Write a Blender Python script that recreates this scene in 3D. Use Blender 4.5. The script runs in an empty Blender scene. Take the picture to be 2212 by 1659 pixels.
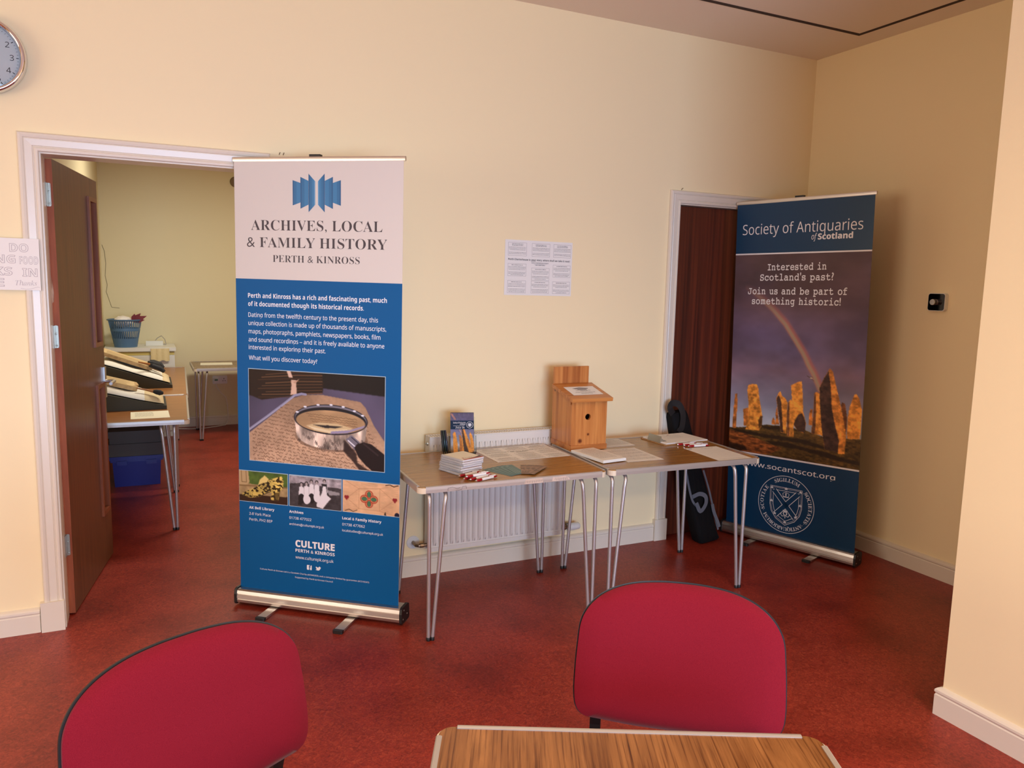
import bpy, bmesh, math, random
import numpy as np
from mathutils import Vector, Matrix

C = bpy.context.scene.collection
SC = bpy.context.scene
PI = math.pi
R = math.radians
random.seed(7)
RNG = np.random.default_rng(11)

# ------------------------------------------------------------------ camera
FPX, YAW, PITCH, ROLL = 1652.73, R(25.5871), R(7.4774), R(1.3044)
CAM = Vector((0.0, -3.7904, 1.5721))
fwd = Vector((math.sin(YAW)*math.cos(PITCH), math.cos(YAW)*math.cos(PITCH), -math.sin(PITCH)))
r0 = Vector((math.cos(YAW), -math.sin(YAW), 0)); u0 = r0.cross(fwd)
rgt = math.cos(ROLL)*r0 + math.sin(ROLL)*u0
upv = -math.sin(ROLL)*r0 + math.cos(ROLL)*u0
cam = bpy.data.cameras.new('camera')
cam.sensor_fit = 'HORIZONTAL'; cam.sensor_width = 36; cam.lens = FPX/2212*36
cam.clip_start = 0.05; cam.clip_end = 60
co = bpy.data.objects.new('camera', cam); C.objects.link(co)
mrot = Matrix((rgt, upv, -fwd)).transposed()
co.matrix_world = Matrix.Translation(CAM) @ mrot.to_4x4()
SC.camera = co

# ------------------------------------------------------------------ exposure, world, lamps
SC.view_settings.view_transform = 'Standard'
SC.view_settings.look = 'None'
SC.view_settings.exposure = -0.08
SC.view_settings.gamma = 1.0
SC.view_settings.use_curve_mapping = False
SC.cycles.max_bounces = 8
SC.cycles.diffuse_bounces = 5
SC.cycles.caustics_reflective = False
SC.cycles.caustics_refractive = False
w = bpy.data.worlds.new('sky'); SC.world = w; w.use_nodes = True
wn = w.node_tree.nodes['Background']
wn.inputs[0].default_value = (0.55, 0.7, 1.0, 1); wn.inputs[1].default_value = 0.3


def area(name, loc, target, sx, sy, power, col, spread=180):
    l = bpy.data.lights.new(name, 'AREA'); l.shape = 'RECTANGLE'; l.size = sx; l.size_y = sy
    l.energy = power; l.color = col; l.spread = R(spread)
    o = bpy.data.objects.new(name, l); C.objects.link(o); o.location = loc
    d = Vector(target) - Vector(loc)
    o.rotation_euler = d.to_track_quat('-Z', 'Y').to_euler()
    return o


WARM = (1.0, 0.76, 0.48)
NEUT = (1.0, 0.87, 0.70)
BLUE = (0.45, 0.67, 1.0)
# lamps at the hall's ceiling (all outside the frame), the first one added
area('ceiling_area_light', (0.3, -2.5, 3.0), (0.3, -2.5, 0), 0.6, 0.6, 12, WARM, 150)  # added light to lift the upper back wall, floor and chair tops
area('ceiling_area_light', (0.8, -3.6, 3.0), (0.8, -3.6, 0), 1.2, 0.6, 20, WARM, 160)
area('ceiling_area_light', (0.9, -5.8, 3.0), (0.9, -5.8, 0), 1.2, 0.6, 125, WARM, 160)
# daylight through the hall's windows: blue sky from behind the camera, warmer from the left
area('window_light', (0.6, -7.25, 1.2), (0.8, 0, 0.5), 3.0, 1.6, 165, BLUE, 120)
area('window_light', (-4.3, -2.6, 1.6), (0, -2.6, 1.5), 2.6, 1.5, 84, NEUT)
# the lamp of the small room behind the open door
area('ceiling_area_light', (1.0, 2.6, 2.95), (1.0, 2.6, 0), 1.2, 0.5, 62, (1.0, 0.93, 0.80), 170)

# ------------------------------------------------------------------ materials
def lin(c):
    return tuple(((v/255)/12.92 if v/255 <= .04045 else ((v/255+.055)/1.055)**2.4) for v in c)


MATS = {}


def mat(name, rgb, rough=.5, metal=0., spec=.5, **kw):
    if name in MATS: return MATS[name]
    m = bpy.data.materials.new(name); m.use_nodes = True
    n = m.node_tree.nodes; L = m.node_tree.links; b = n['Principled BSDF']
    col = lin(rgb)
    b.inputs['Base Color'].default_value = (*col, 1)
    b.inputs['Roughness'].default_value = rough
    b.inputs['Metallic'].default_value = metal
    b.inputs['Specular IOR Level'].default_value = spec
    if 'trans' in kw:
        b.inputs['Transmission Weight'].default_value = kw['trans']; b.inputs['IOR'].default_value = kw.get('ior', 1.45)
    if 'sheen' in kw:
        b.inputs['Sheen Weight'].default_value = kw['sheen']; b.inputs['Sheen Roughness'].default_value = .4
    if 'coat' in kw:
        b.inputs['Coat Weight'].default_value = kw['coat']; b.inputs['Coat Roughness'].default_value = .15
    tc = n.new('ShaderNodeTexCoord')
    if 'var' in kw:      # gentle colour variation: (other colour, scale (x,y,z), detail, lo, hi)
        c2, sc, det, lo, hi = kw['var'][:5]
        mp = n.new('ShaderNodeMapping'); mp.inputs['Scale'].default_value = sc
        mp.inputs['Rotation'].default_value = kw.get('vrot', (0, 0, 0))
        L.new(tc.outputs['Object'], mp.inputs['Vector'])
        nz = n.new('ShaderNodeTexNoise'); nz.inputs['Scale'].default_value = 1; nz.inputs['Detail'].default_value = det
        nz.inputs['Distortion'].default_value = kw.get('dist', 0)
        nz.inputs['Roughness'].default_value = kw.get('nrough', .5)
        L.new(mp.outputs[0], nz.inputs['Vector'])
        cr = n.new('ShaderNodeValToRGB'); e = cr.color_ramp.elements
        e[0].position = lo; e[0].color = (*col, 1); e[1].position = hi; e[1].color = (*lin(c2), 1)
        for pos, cc in kw.get('stops', []):
            x = e.new(pos); x.color = (*lin(cc), 1)
        L.new(nz.outputs[0], cr.inputs[0])
        src = cr.outputs[0]
        if 'var2' in kw:     # a second, overlaid noise that multiplies
            c3, sc3, det3, lo3, hi3 = kw['var2']
            mp2 = n.new('ShaderNodeMapping'); mp2.inputs['Scale'].default_value = sc3
            L.new(tc.outputs['Object'], mp2.inputs['Vector'])
            n2 = n.new('ShaderNodeTexNoise'); n2.inputs['Scale'].default_value = 1; n2.inputs['Detail'].default_value = det3
            L.new(mp2.outputs[0], n2.inputs['Vector'])
            c2r = n.new('ShaderNodeValToRGB'); e2 = c2r.color_ramp.elements
            e2[0].position = lo3; e2[0].color = (1, 1, 1, 1); e2[1].position = hi3; e2[1].color = (*lin(c3), 1)
            L.new(n2.outputs[0], c2r.inputs[0])
            mx = n.new('ShaderNodeMix'); mx.data_type = 'RGBA'; mx.blend_type = 'MULTIPLY'; mx.inputs[0].default_value = 1
            L.new(src, mx.inputs[6]); L.new(c2r.outputs[0], mx.inputs[7]); src = mx.outputs[2]
        for kc, kr in kw.get('knots') or []:      # dark knots at object-space centres
            vm = n.new('ShaderNodeVectorMath'); vm.operation = 'DISTANCE'; vm.inputs[1].default_value = kc
            L.new(tc.outputs['Object'], vm.inputs[0])
            kr_ = n.new('ShaderNodeValToRGB'); ke = kr_.color_ramp.elements
            ke[0].position = kr*.4; ke[0].color = (.20, .07, .03, 1); ke[1].position = kr; ke[1].color = (1, 1, 1, 1)
            L.new(vm.outputs['Value'], kr_.inputs[0])
            mk = n.new('ShaderNodeMix'); mk.data_type = 'RGBA'; mk.blend_type = 'MULTIPLY'; mk.inputs[0].default_value = 1
            L.new(src, mk.inputs[6]); L.new(kr_.outputs[0], mk.inputs[7]); src = mk.outputs[2]
        L.new(src, b.inputs['Base Color'])
    if 'bump' in kw:     # (scale (x,y,z), strength, distance)
        sc, st, di = kw['bump']
        mp = n.new('ShaderNodeMapping'); mp.inputs['Scale'].default_value = sc
        L.new(tc.outputs['Object'], mp.inputs['Vector'])
        nz = n.new('ShaderNodeTexNoise'); nz.inputs['Scale'].default_value = 1; nz.inputs['Detail'].default_value = 3
        L.new(mp.outputs[0], nz.inputs['Vector'])
        bp = n.new('ShaderNodeBump'); bp.inputs['Strength'].default_value = st; bp.inputs['Distance'].default_value = di
        L.new(nz.outputs[0], bp.inputs['Height']); L.new(bp.outputs[0], b.inputs['Normal'])
    MATS[name] = m
    return m


def printed(name='printed_picture', rough=.55):
    if name in MATS: return MATS[name]
    m = bpy.data.materials.new(name); m.use_nodes = True
    n = m.node_tree.nodes; b = n['Principled BSDF']; b.inputs['Roughness'].default_value = rough; b.inputs['Specular IOR Level'].default_value = .3
    a = n.new('ShaderNodeVertexColor'); a.layer_name = 'print'
    m.node_tree.links.new(a.outputs[0], b.inputs['Base Color'])
    MATS[name] = m
    return m


def clear(name, tint=(250, 252, 252), rough=.02, ior=1.45):
    """thin clear sheet: lets light straight through, mirrors at grazing angles"""
    m = bpy.data.materials.new(name); m.use_nodes = True
    n = m.node_tree.nodes; L = m.node_tree.links; n.remove(n['Principled BSDF'])
    t = n.new('ShaderNodeBsdfTransparent'); t.inputs[0].default_value = (*lin(tint), 1)
    g = n.new('ShaderNodeBsdfGlossy'); g.inputs['Roughness'].default_value = rough
    f = n.new('ShaderNodeFresnel'); f.inputs[0].default_value = ior
    x = n.new('ShaderNodeMixShader'); L.new(f.outputs[0], x.inputs[0]); L.new(t.outputs[0], x.inputs[1]); L.new(g.outputs[0], x.inputs[2])
    L.new(x.outputs[0], n['Material Output'].inputs['Surface'])
    return m


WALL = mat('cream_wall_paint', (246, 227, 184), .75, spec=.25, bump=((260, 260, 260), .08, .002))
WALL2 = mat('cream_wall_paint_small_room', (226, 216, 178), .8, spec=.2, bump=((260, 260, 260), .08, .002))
CEIL = mat('ceiling_paint', (236, 220, 204), .85, spec=.2)
CEILLINE = mat('ceiling_gap_shade', (58, 42, 36), .9)
GLOSS = mat('white_gloss_paint', (226, 215, 198), .3, bump=((30, 30, 30), .05, .003))
FLOOR = mat('red_marbled_linoleum', (104, 32, 22), .40, spec=.32, var=((186, 84, 58), (62, 62, 62), 8, .30, .80), stops=[(.52, (146, 50, 36))], dist=1.4,
            nrough=.7, var2=((205, 186, 178), (3.2, 3.2, 3.2), 2, .42, .75), bump=((60, 60, 60), .12, .002))
RED = mat('crimson_chair_fabric', (112, 18, 33), .95, spec=.1, sheen=.12, var=((124, 24, 39), (900, 260, 900), 2, .35, .65), bump=((900, 900, 900), .25, .0008))
BLACKP = mat('black_plastic', (24, 22, 22), .45)
BLACKM = mat('black_painted_steel', (20, 19, 19), .4)
ALU = mat('satin_aluminium', (205, 200, 196), .32, 1.0, bump=((400, 8, 8), .06, .001))
ALUD = mat('worn_aluminium_edging', (190, 184, 178), .42, .6, bump=((40, 40, 40), .15, .001))
STEEL = mat('brushed_steel_tube', (186, 180, 180), .36, .7)
CHROME = mat('chrome', (225, 225, 228), .06, 1.0)
ZINC = mat('zinc_plated_steel', (178, 178, 168), .35, .8)
CREAMP = mat('cream_plastic', (226, 212, 188), .4)
WHITEP = mat('white_plastic', (226, 224, 220), .35)
PAPER = mat('white_paper', (236, 232, 226), .8, spec=.2)
INK = mat('black_ink', (42, 40, 44), .8)
GREYINK = mat('grey_print', (150, 146, 146), .8)
TXT = mat('grey_text', (92, 88, 92), .8)
LAM = mat('teak_laminate', (112, 72, 30), .22, spec=.5, var=((182, 134, 70), (3, 130, 130), 6, .3, .7), nrough=.6, dist=.3)
LAM2 = mat('teak_laminate_small_room', (126, 78, 40), .3, spec=.5, var=((166, 112, 64), (5, 90, 90), 5, .3, .7), nrough=.6, dist=.6)

# ------------------------------------------------------------------ mesh helpers
def finish(bm, name, m, parent=None, smooth=False, bevel=0, seg=2, loc=None, rot=None, angle=40):
    if bevel:
        es = [e for e in bm.edges if e.is_manifold and e.calc_face_angle(0) > R(30)]
        bmesh.ops.bevel(bm, geom=es, offset=bevel, segments=seg, affect='EDGES', profile=.6, clamp_overlap=True)
    bmesh.ops.recalc_face_normals(bm, faces=bm.faces)
    me = bpy.data.meshes.new(name); bm.to_mesh(me); bm.free()
    for x in (m if isinstance(m, (list, tuple)) else [m]): me.materials.append(x)
    o = bpy.data.objects.new(name, me); C.objects.link(o)
    if parent: o.parent = parent
    if loc: o.location = loc
    if rot: o.rotation_euler = rot
    if smooth:
        for p in me.polygons: p.use_smooth = True
        try: me.set_sharp_from_angle(angle=R(angle))
        except Exception: pass
    return o


def NB(): return bmesh.new()


def box(bm, a, b, mi=0, mtx=None):
    """axis-aligned box from corner a to corner b (optionally transformed)"""
    vs = [Vector((x, y, z)) for z in (a[2], b[2]) for y in (a[1], b[1]) for x in (a[0], b[0])]
    if mtx is not None: vs = [mtx @ v for v in vs]
    v = [bm.verts.new(q) for q in vs]
    for f in ((0, 2, 3, 1), (4, 5, 7, 6), (0, 1, 5, 4), (2, 6, 7, 3), (0, 4, 6, 2), (1, 3, 7, 5)):
        fc = bm.faces.new([v[i] for i in f]); fc.material_index = mi
    return v


def prism(bm, poly, h0, h1, mi=0, ax='z', mtx=None):
    """poly of 2-D points extruded along an axis"""
    def P(p, h):
        q = {'z': (p[0], p[1], h), 'y': (p[0], h, p[1]), 'x': (h, p[0], p[1])}[ax]
        return (mtx @ Vector(q)) if mtx is not None else Vector(q)
    a = [bm.verts.new(P(p, h0)) for p in poly]; b = [bm.verts.new(P(p, h1)) for p in poly]
    n = len(poly)
    fs = [bm.faces.new(a[::-1]), bm.faces.new(b)]
    for i in range(n): fs.append(bm.faces.new((a[i], a[(i+1) % n], b[(i+1) % n], b[i])))
    for f in fs: f.material_index = mi


def tube(bm, pts, r, n=10, mi=0, cap=True, rs=None):
    pts = [Vector(p) for p in pts]; rings = []
    up = None
    for i, p in enumerate(pts):
        t = (pts[min(i+1, len(pts)-1)] - pts[max(i-1, 0)]).normalized()
        if up is None:
            up = Vector((0, 0, 1)) if abs(t.z) < .9 else Vector((1, 0, 0))
        s = t.cross(up).normalized(); up = s.cross(t).normalized()
        rr = rs[i] if rs else r
        rings.append([bm.verts.new(p + rr*(math.cos(2*PI*k/n)*s + math.sin(2*PI*k/n)*up)) for k in range(n)])
    for a, b in zip(rings, rings[1:]):
        for k in range(n):
            f = bm.faces.new((a[k], a[(k+1) % n], b[(k+1) % n], b[k])); f.material_index = mi
    if cap:
        f = bm.faces.new(rings[0][::-1]); f.material_index = mi
        f = bm.faces.new(rings[-1]); f.material_index = mi


def lathe(bm, prof, n=24, mi=0, mtx=None, close=False):
    """profile (r, z) turned round the z axis"""
    rings = []
    for r, z in prof:
        if r < 1e-6:
            q = Vector((0, 0, z)); rings.append([bm.verts.new(mtx @ q if mtx is not None else q)])
        else:
            rg = []
            for k in range(n):
                q = Vector((r*math.cos(2*PI*k/n), r*math.sin(2*PI*k/n), z))
                rg.append(bm.verts.new(mtx @ q if mtx is not None else q))
            rings.append(rg)
    prs = list(zip(rings, rings[1:]))
    if close: prs.append((rings[-1], rings[0]))
    for a, b in prs:
        if len(a) == 1 and len(b) == 1: continue
        for k in range(n):
            k2 = (k+1) % n
            if len(a) == 1: f = bm.faces.new((a[0], b[k], b[k2]))
            elif len(b) == 1: f = bm.faces.new((a[k], a[k2], b[0]))
            else: f = bm.faces.new((a[k], a[k2], b[k2], b[k]))
            f.material_index = mi


def rrect(x0, y0, x1, y1, r, n=5):
    out = []
    for cx, cy, a in ((x1-r, y1-r, 0), (x0+r, y1-r, 90), (x0+r, y0+r, 180), (x1-r, y0+r, 270)):
        for k in range(n+1):
            t = R(a + 90*k/n); out.append((cx + r*math.cos(t), cy + r*math.sin(t)))
    return out


def tag(o, label, cat, group=None):
    o['label'] = label; o['category'] = cat
    if group: o['group'] = group
    return o


def thing(name, label, cat, loc=(0, 0, 0), rz=0, group=None):
    o = bpy.data.objects.new(name, None); C.objects.link(o); o.empty_display_size = .1
    o.location = loc; o.rotation_euler = (0, 0, rz)
    return tag(o, label, cat, group)


def struct(o):
    o['kind'] = 'structure'; return o


def dup(root, loc=None, rot=None, label=None, group=None):
    r = root.copy(); C.objects.link(r)
    if loc is not None: r.location = loc
    if rot is not None: r.rotation_euler = rot
    if label: r['label'] = label
    if group: r['group'] = group
    for ch in list(root.children):
        c = ch.copy(); C.objects.link(c); c.parent = r
        for g in list(ch.children):
            d = g.copy(); C.objects.link(d); d.parent = c
    return r


# ------------------------------------------------------------------ lettering
FONTS = {'sans': (0x1D5A0, 0x1D5BA, 0x1D7E2), 'bold': (0x1D5D4, 0x1D5EE, 0x1D7EC), 'serif': (0x1D400, 0x1D41A, 0x1D7CE),
         'mono': (0x1D670, 0x1D68A, 0x1D7F6), 'ital': (0x1D608, 0x1D622, None), 'sital': (0x1D434, 0x1D44E, None)}
_geo = {}


def glyphs(s, font, off=0, res=3):
    """(verts, faces) of a string at size 1, as a flat mesh"""
    k = (s, font, off, res)
    if k in _geo: return _geo[k]
    t = ''
    U, Lw, D = FONTS[font]
    for ch in s:
        if 'A' <= ch <= 'Z': t += chr(U + ord(ch) - 65)
        elif font == 'sital' and ch == 'h': t += '\u210e'
        elif 'a' <= ch <= 'z': t += chr(Lw + ord(ch) - 97)
        elif D and '0' <= ch <= '9': t += chr(D + ord(ch) - 48)
        else: t += ch
    cu = bpy.data.curves.new('lettering', 'FONT'); cu.body = t; cu.size = 1; cu.offset = off; cu.resolution_u = res
    o = bpy.data.objects.new('lettering', cu); C.objects.link(o)
    dg = bpy.context.evaluated_depsgraph_get(); me = o.evaluated_get(dg).to_mesh()
    V = np.array([tuple(v.co)[:2] for v in me.vertices]).reshape(-1, 2); F = [tuple(p.vertices) for p in me.polygons]
    bpy.data.objects.remove(o); bpy.data.curves.remove(cu)
    _geo[k] = (V, F)
    return V, F


def spaced(s, font, off, gap, space):
    """letters laid out by their own width (proportional slab)"""
    x = 0; VV = []; FF = []
    for ch in s:
        if ch == ' ': x += space; continue
        V, F = glyphs(ch, font, off)
        w0, w1 = V[:, 0].min(), V[:, 0].max()
        n = len(VV)
        VV += [(v[0]-w0+x, v[1]) for v in V]; FF += [tuple(i+n for i in f) for f in F]
        x += w1-w0+gap
    return np.array(VV), FF


class Sheet:
    """flat printed matter: layers of polygons stacked in front of a base; upright (x, z) or lying (x, y)"""
    def __init__(s, flat=False, eps=.0004, base=0):
        s.v = []; s.f = []; s.mi = []; s.mats = []; s.flat = flat; s.eps = eps; s.base = base; s.bend = None

    def m(s, mt):
        if mt not in s.mats: s.mats.append(mt)
        return s.mats.index(mt)

    def add(s, V, F, mt, layer):
        n = len(s.v); h = s.base + layer*s.eps; k = s.m(mt)
        for x, y in V: s.v.append((x, y, h) if s.flat else (x, -h, y))
        for f in F: s.f.append(tuple(i+n for i in f)); s.mi.append(k)

    def poly(s, P, mt, layer=1): s.add(P, [tuple(range(len(P)))], mt, layer)
    def rect(s, x0, y0, x1, y1, mt, layer=1): s.poly([(x0, y0), (x1, y0), (x1, y1), (x0, y1)], mt, layer)

    def frame(s, x0, y0, x1, y1, t, mt, layer=1):
        s.rect(x0, y0, x1, y0+t, mt, layer); s.rect(x0, y1-t, x1, y1, mt, layer)
        s.rect(x0, y0, x0+t, y1, mt, layer); s.rect(x1-t, y0, x1, y1, mt, layer)

    def line(s, P, wd, mt, layer=1, closed=False):
        P = [Vector(p) for p in P]; n = len(P); A = []; B = []
        for i in range(n):
            a = P[(i-1) % n] if (i or closed) else P[0]; b = P[(i+1) % n] if (i < n-1 or closed) else P[-1]
            t = (b-a).normalized(); q = Vector((-t.y, t.x))*wd/2
            A.append(P[i]+q); B.append(P[i]-q)
        V = [tuple(p) for p in A+B]
        s.add(V, [(i, (i+1) % n, n+(i+1) % n, n+i) for i in range(n if closed else n-1)], mt, layer)

    def disc(s, x, y, rx, ry, mt, layer=1, n=28):
        s.poly([(x+rx*math.cos(2*PI*k/n), y+ry*math.sin(2*PI*k/n)) for k in range(n)], mt, layer)

    def ring(s, x, y, r, wd, mt, layer=1, n=72):
        s.line([(x+r*math.cos(2*PI*k/n), y+r*math.sin(2*PI*k/n)) for k in range(n)], wd, mt, layer, True)

    def text(s, st, x0, x1, yb, cap, mt, layer=2, font='sans', off=0., prop=None, capref=.7):
        """lettering fitted between x0 and x1 on the baseline yb, capital height cap (x1 None: natural width)"""
        V, F = spaced(st, font, off, *prop) if prop else glyphs(st, font, off)
        if not len(V): return
        V = V.copy(); a, b = V[:, 0].min(), V[:, 0].max(); k = cap/capref
        kx = k if x1 is None else (x1-x0)/(b-a)
        V[:, 0] = (V[:, 0]-a)*kx + x0; V[:, 1] = V[:, 1]*k + yb
        s.add([tuple(v) for v in V], F, mt, layer)

    def arc_text(s, st, cx, cy, r, a0, a1, cap, mt, layer=2, font='sans', flip=False):
        """letters along a circle from angle a0 to a1 (degrees)"""
        W = []
        for ch in st:
            if ch == ' ': W.append(.3); continue
            V, F = glyphs(ch, font); W.append(V[:, 0].max()-V[:, 0].min()+.12)
        tot = sum(W); x = 0; k = cap/.7
        for ch, wd in zip(st, W):
            mid = (x+wd/2)/tot; x += wd
            if ch == ' ': continue
            a = R(a0+(a1-a0)*mid); V, F = glyphs(ch, font)
            V = V.copy(); V[:, 0] -= (V[:, 0].min()+V[:, 0].max())/2
            rot = a+PI/2 if flip else a-PI/2
            c_, s_ = math.cos(rot), math.sin(rot)
            rr = r if not flip else r+cap
            s.add([(cx+rr*math.cos(a)+k*(v[0]*c_-v[1]*s_), cy+rr*math.sin(a)+k*(v[0]*s_+v[1]*c_)) for v in V], F, mt, layer)

    def picture(s, x0, y0, x1, y1, img, layer=1):
        """a printed photograph: a fine grid whose points carry the picture's colours"""
        s.pics = getattr(s, 'pics', []); h, w_, _ = img.shape
        n = len(s.v); hh = s.base+layer*s.eps
        xs = np.linspace(x0, x1, w_); ys = np.linspace(y1, y0, h)
        for y in ys:
            for x in xs: s.v.append((x, y, hh) if s.flat else (x, -hh, y))
        k = s.m(printed())
        for j in range(h-1):
            for i in range(w_-1):
                a = n+j*w_+i; s.f.append((a, a+w_, a+w_+1, a+1)); s.mi.append(k)
        s.pics.append((n, img.reshape(-1, 3)))

    def slab(s, x0, y0, x1, y1, t, mt, z=0):
        """the sheet itself, with its thickness, front face at layer 0"""
        n = len(s.v); k = s.m(mt)
        for h in (s.base-t, s.base):
            for x, y in ((x0, y0), (x1, y0), (x1, y1), (x0, y1)): s.v.append((x, y, h) if s.flat else (x, -h, y))
        for f in ((3, 2, 1, 0), (4, 5, 6, 7), (0, 1, 5, 4), (1, 2, 6, 5), (2, 3, 7, 6), (3, 0, 4, 7)):
            s.f.append(tuple(i+n for i in f)); s.mi.append(k)

    def build(s, name, parent=None, loc=None, rot=None):
        V = s.v if s.bend is None else [s.bend(*v) for v in s.v]
        me = bpy.data.meshes.new(name); me.from_pydata([tuple(v) for v in V], [], s.f)
        for x in s.mats: me.materials.append(x)
        me.polygons.foreach_set('material_index', s.mi)
        if getattr(s, 'pics', None):
            at = me.color_attributes.new('print', 'FLOAT_COLOR', 'POINT')
            col = np.ones((len(s.v), 4))
            for n, im in s.pics:
                a = np.clip(im, 0, 1); col[n:n+len(a), :3] = np.where(a <= .04045, a/12.92, ((a+.055)/1.055)**2.4)
            at.data.foreach_set('color', col.ravel())
        me.update()
        o = bpy.data.objects.new(name, me); C.objects.link(o)
        if parent: o.parent = parent
        if loc: o.location = loc
        if rot: o.rotation_euler = rot
        return o


# ------------------------------------------------------------------ a small painter for the printed photographs
class Canvas:
    def __init__(s, x0, y0, x1, y1, w_, h):
        s.ext = (x0, y0, x1, y1)
        s.X, s.Y = np.meshgrid(np.linspace(x0, x1, w_), np.linspace(y1, y0, h)); s.w, s.h = w_, h
        s.px = (x1-x0)/w_
        s.a = np.zeros((h, w_, 3))

    def noise(s, sx, sy, oct=3, seed=0):
        g = np.random.default_rng(seed); out = np.zeros((s.h, s.w)); amp = 1; tot = 0
        for o in range(oct):
            nx, ny = max(2, int(sx*2**o)), max(2, int(sy*2**o)); G = g.random((ny+2, nx+2))
            fx = np.linspace(0, nx, s.w, endpoint=False); fy = np.linspace(0, ny, s.h, endpoint=False)
            ix = fx.astype(int); iy = fy.astype(int); tx = fx-ix; ty = (fy-iy)[:, None]
            tx = tx*tx*(3-2*tx); ty = ty*ty*(3-2*ty)
            a = G[iy][:, ix]*(1-tx)+G[iy][:, ix+1]*tx; b = G[iy+1][:, ix]*(1-tx)+G[iy+1][:, ix+1]*tx
            out += amp*(a*(1-ty)+b*ty); tot += amp; amp *= .55
        return out/tot

    def inside(s, P):
        m = np.zeros((s.h, s.w), bool); n = len(P)
        for i in range(n):
            (xa, ya), (xb, yb) = P[i], P[(i+1) % n]
            if ya == yb: continue
            c = ((ya > s.Y) != (yb > s.Y)) & (s.X < (xb-xa)*(s.Y-ya)/(yb-ya)+xa)
            m ^= c
        return m.astype(float)

    def soft(s, m, n=1):
        for _ in range(n):
            p = np.pad(m, 1, mode='edge'); m = (p[:-2, 1:-1]+p[2:, 1:-1]+p[1:-1, :-2]+p[1:-1, 2:]+2*p[1:-1, 1:-1])/6
        return m

    def put(s, mask, c, al=1.):
        c = np.asarray(c, float)
        if c.max() > 1.5: c = c/255
        k = (np.clip(mask, 0, 1)*al)[..., None]
        s.a = s.a*(1-k)+k*c

    def poly(s, P, c, al=1., soft=1): s.put(s.soft(s.inside(P), soft), c, al)

    def seg(s, P, wd, c, al=1.):
        x0, y0, x1, y1 = s.ext; d = np.full((s.h, s.w), 9.); sx = (s.w-1)/(x1-x0); sy = (s.h-1)/(y1-y0); m = wd/2+2*s.px
        for (xa, ya), (xb, yb) in zip(P, P[1:]):
            i0 = max(0, int((min(xa, xb)-m-x0)*sx)); i1 = min(s.w, int((max(xa, xb)+m-x0)*sx)+2)
            j0 = max(0, int((y1-max(ya, yb)-m)*sy)); j1 = min(s.h, int((y1-min(ya, yb)+m)*sy)+2)
            if i0 >= i1 or j0 >= j1: continue
            X, Y = s.X[j0:j1, i0:i1], s.Y[j0:j1, i0:i1]
            L = (xb-xa)**2+(yb-ya)**2+1e-12
            t = np.clip(((X-xa)*(xb-xa)+(Y-ya)*(yb-ya))/L, 0, 1)
            d[j0:j1, i0:i1] = np.minimum(d[j0:j1, i0:i1], np.hypot(X-xa-t*(xb-xa), Y-ya-t*(yb-ya)))
        s.put(np.clip((wd/2-d)/s.px+.5, 0, 1), c, al)

    def ell(s, cx, cy, rx, ry, c, al=1., rot=0):
        x = (s.X-cx)*math.cos(rot)+(s.Y-cy)*math.sin(rot); y = -(s.X-cx)*math.sin(rot)+(s.Y-cy)*math.cos(rot)
        q = 1-np.sqrt((x/rx)**2+(y/ry)**2)
        s.put(np.clip(q*min(rx, ry)/s.px+.5, 0, 1), c, al)

    def tint(s, mask, k):
        s.a = s.a*(1+(mask*k)[..., None])

# ------------------------------------------------------------------ the rooms
XC, ZC = 3.92, 3.027           # right corner, ceiling height
PX, PY = 2.645, -2.065         # corner of the pier on the right
XL, YF = -4.4, -7.4            # left wall, wall behind the camera
D1a, D1b, D2a, D2b, DH = -.372, .462, 2.902, 3.735, 2.062
LT = .028                      # door lining thickness

bm = NB(); box(bm, (XL-.2, YF-.2, -.1), (5.2, 5.2, 0)); struct(finish(bm, 'floor', FLOOR))

bm = NB()                      # back wall, pierced by two doorways
for a, b, z0, z1 in ((XL, D1a-LT, 0, ZC), (D1b+LT, D2a-LT, 0, ZC), (D2b+LT, XC, 0, ZC), (D1a-LT, D1b+LT, DH+LT, ZC), (D2a-LT, D2b+LT, DH+LT, ZC)):
    box(bm, (a, 0, z0), (b, .13, z1))
struct(finish(bm, 'wall_back', WALL))
bm = NB(); box(bm, (XC, PY, 0), (XC+.12, .13, ZC)); struct(finish(bm, 'wall_right', WALL))
bm = NB(); box(bm, (PX, YF, 0), (XC+.12, PY, ZC)); struct(finish(bm, 'wall_pier', WALL))
bm = NB()
for a, b, z0, z1 in ((YF, -4.0, 0, ZC), (-1.2, .13, 0, ZC), (-4.0, -1.2, 0, .8), (-4.0, -1.2, 2.4, ZC)):
    box(bm, (XL-.12, a, z0), (XL, b, z1))
struct(finish(bm, 'wall_left', WALL))
bm = NB()
for a, b, z0, z1 in ((XL, -2.8, 0, ZC), (.8, PX, 0, ZC), (-2.8, .8, 0, .7), (-2.8, .8, 2.4, ZC)):
    box(bm, (a, YF-.12, z0), (b, YF, z1))
struct(finish(bm, 'wall_front', WALL))
PANE = clear('window_glass')
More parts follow.
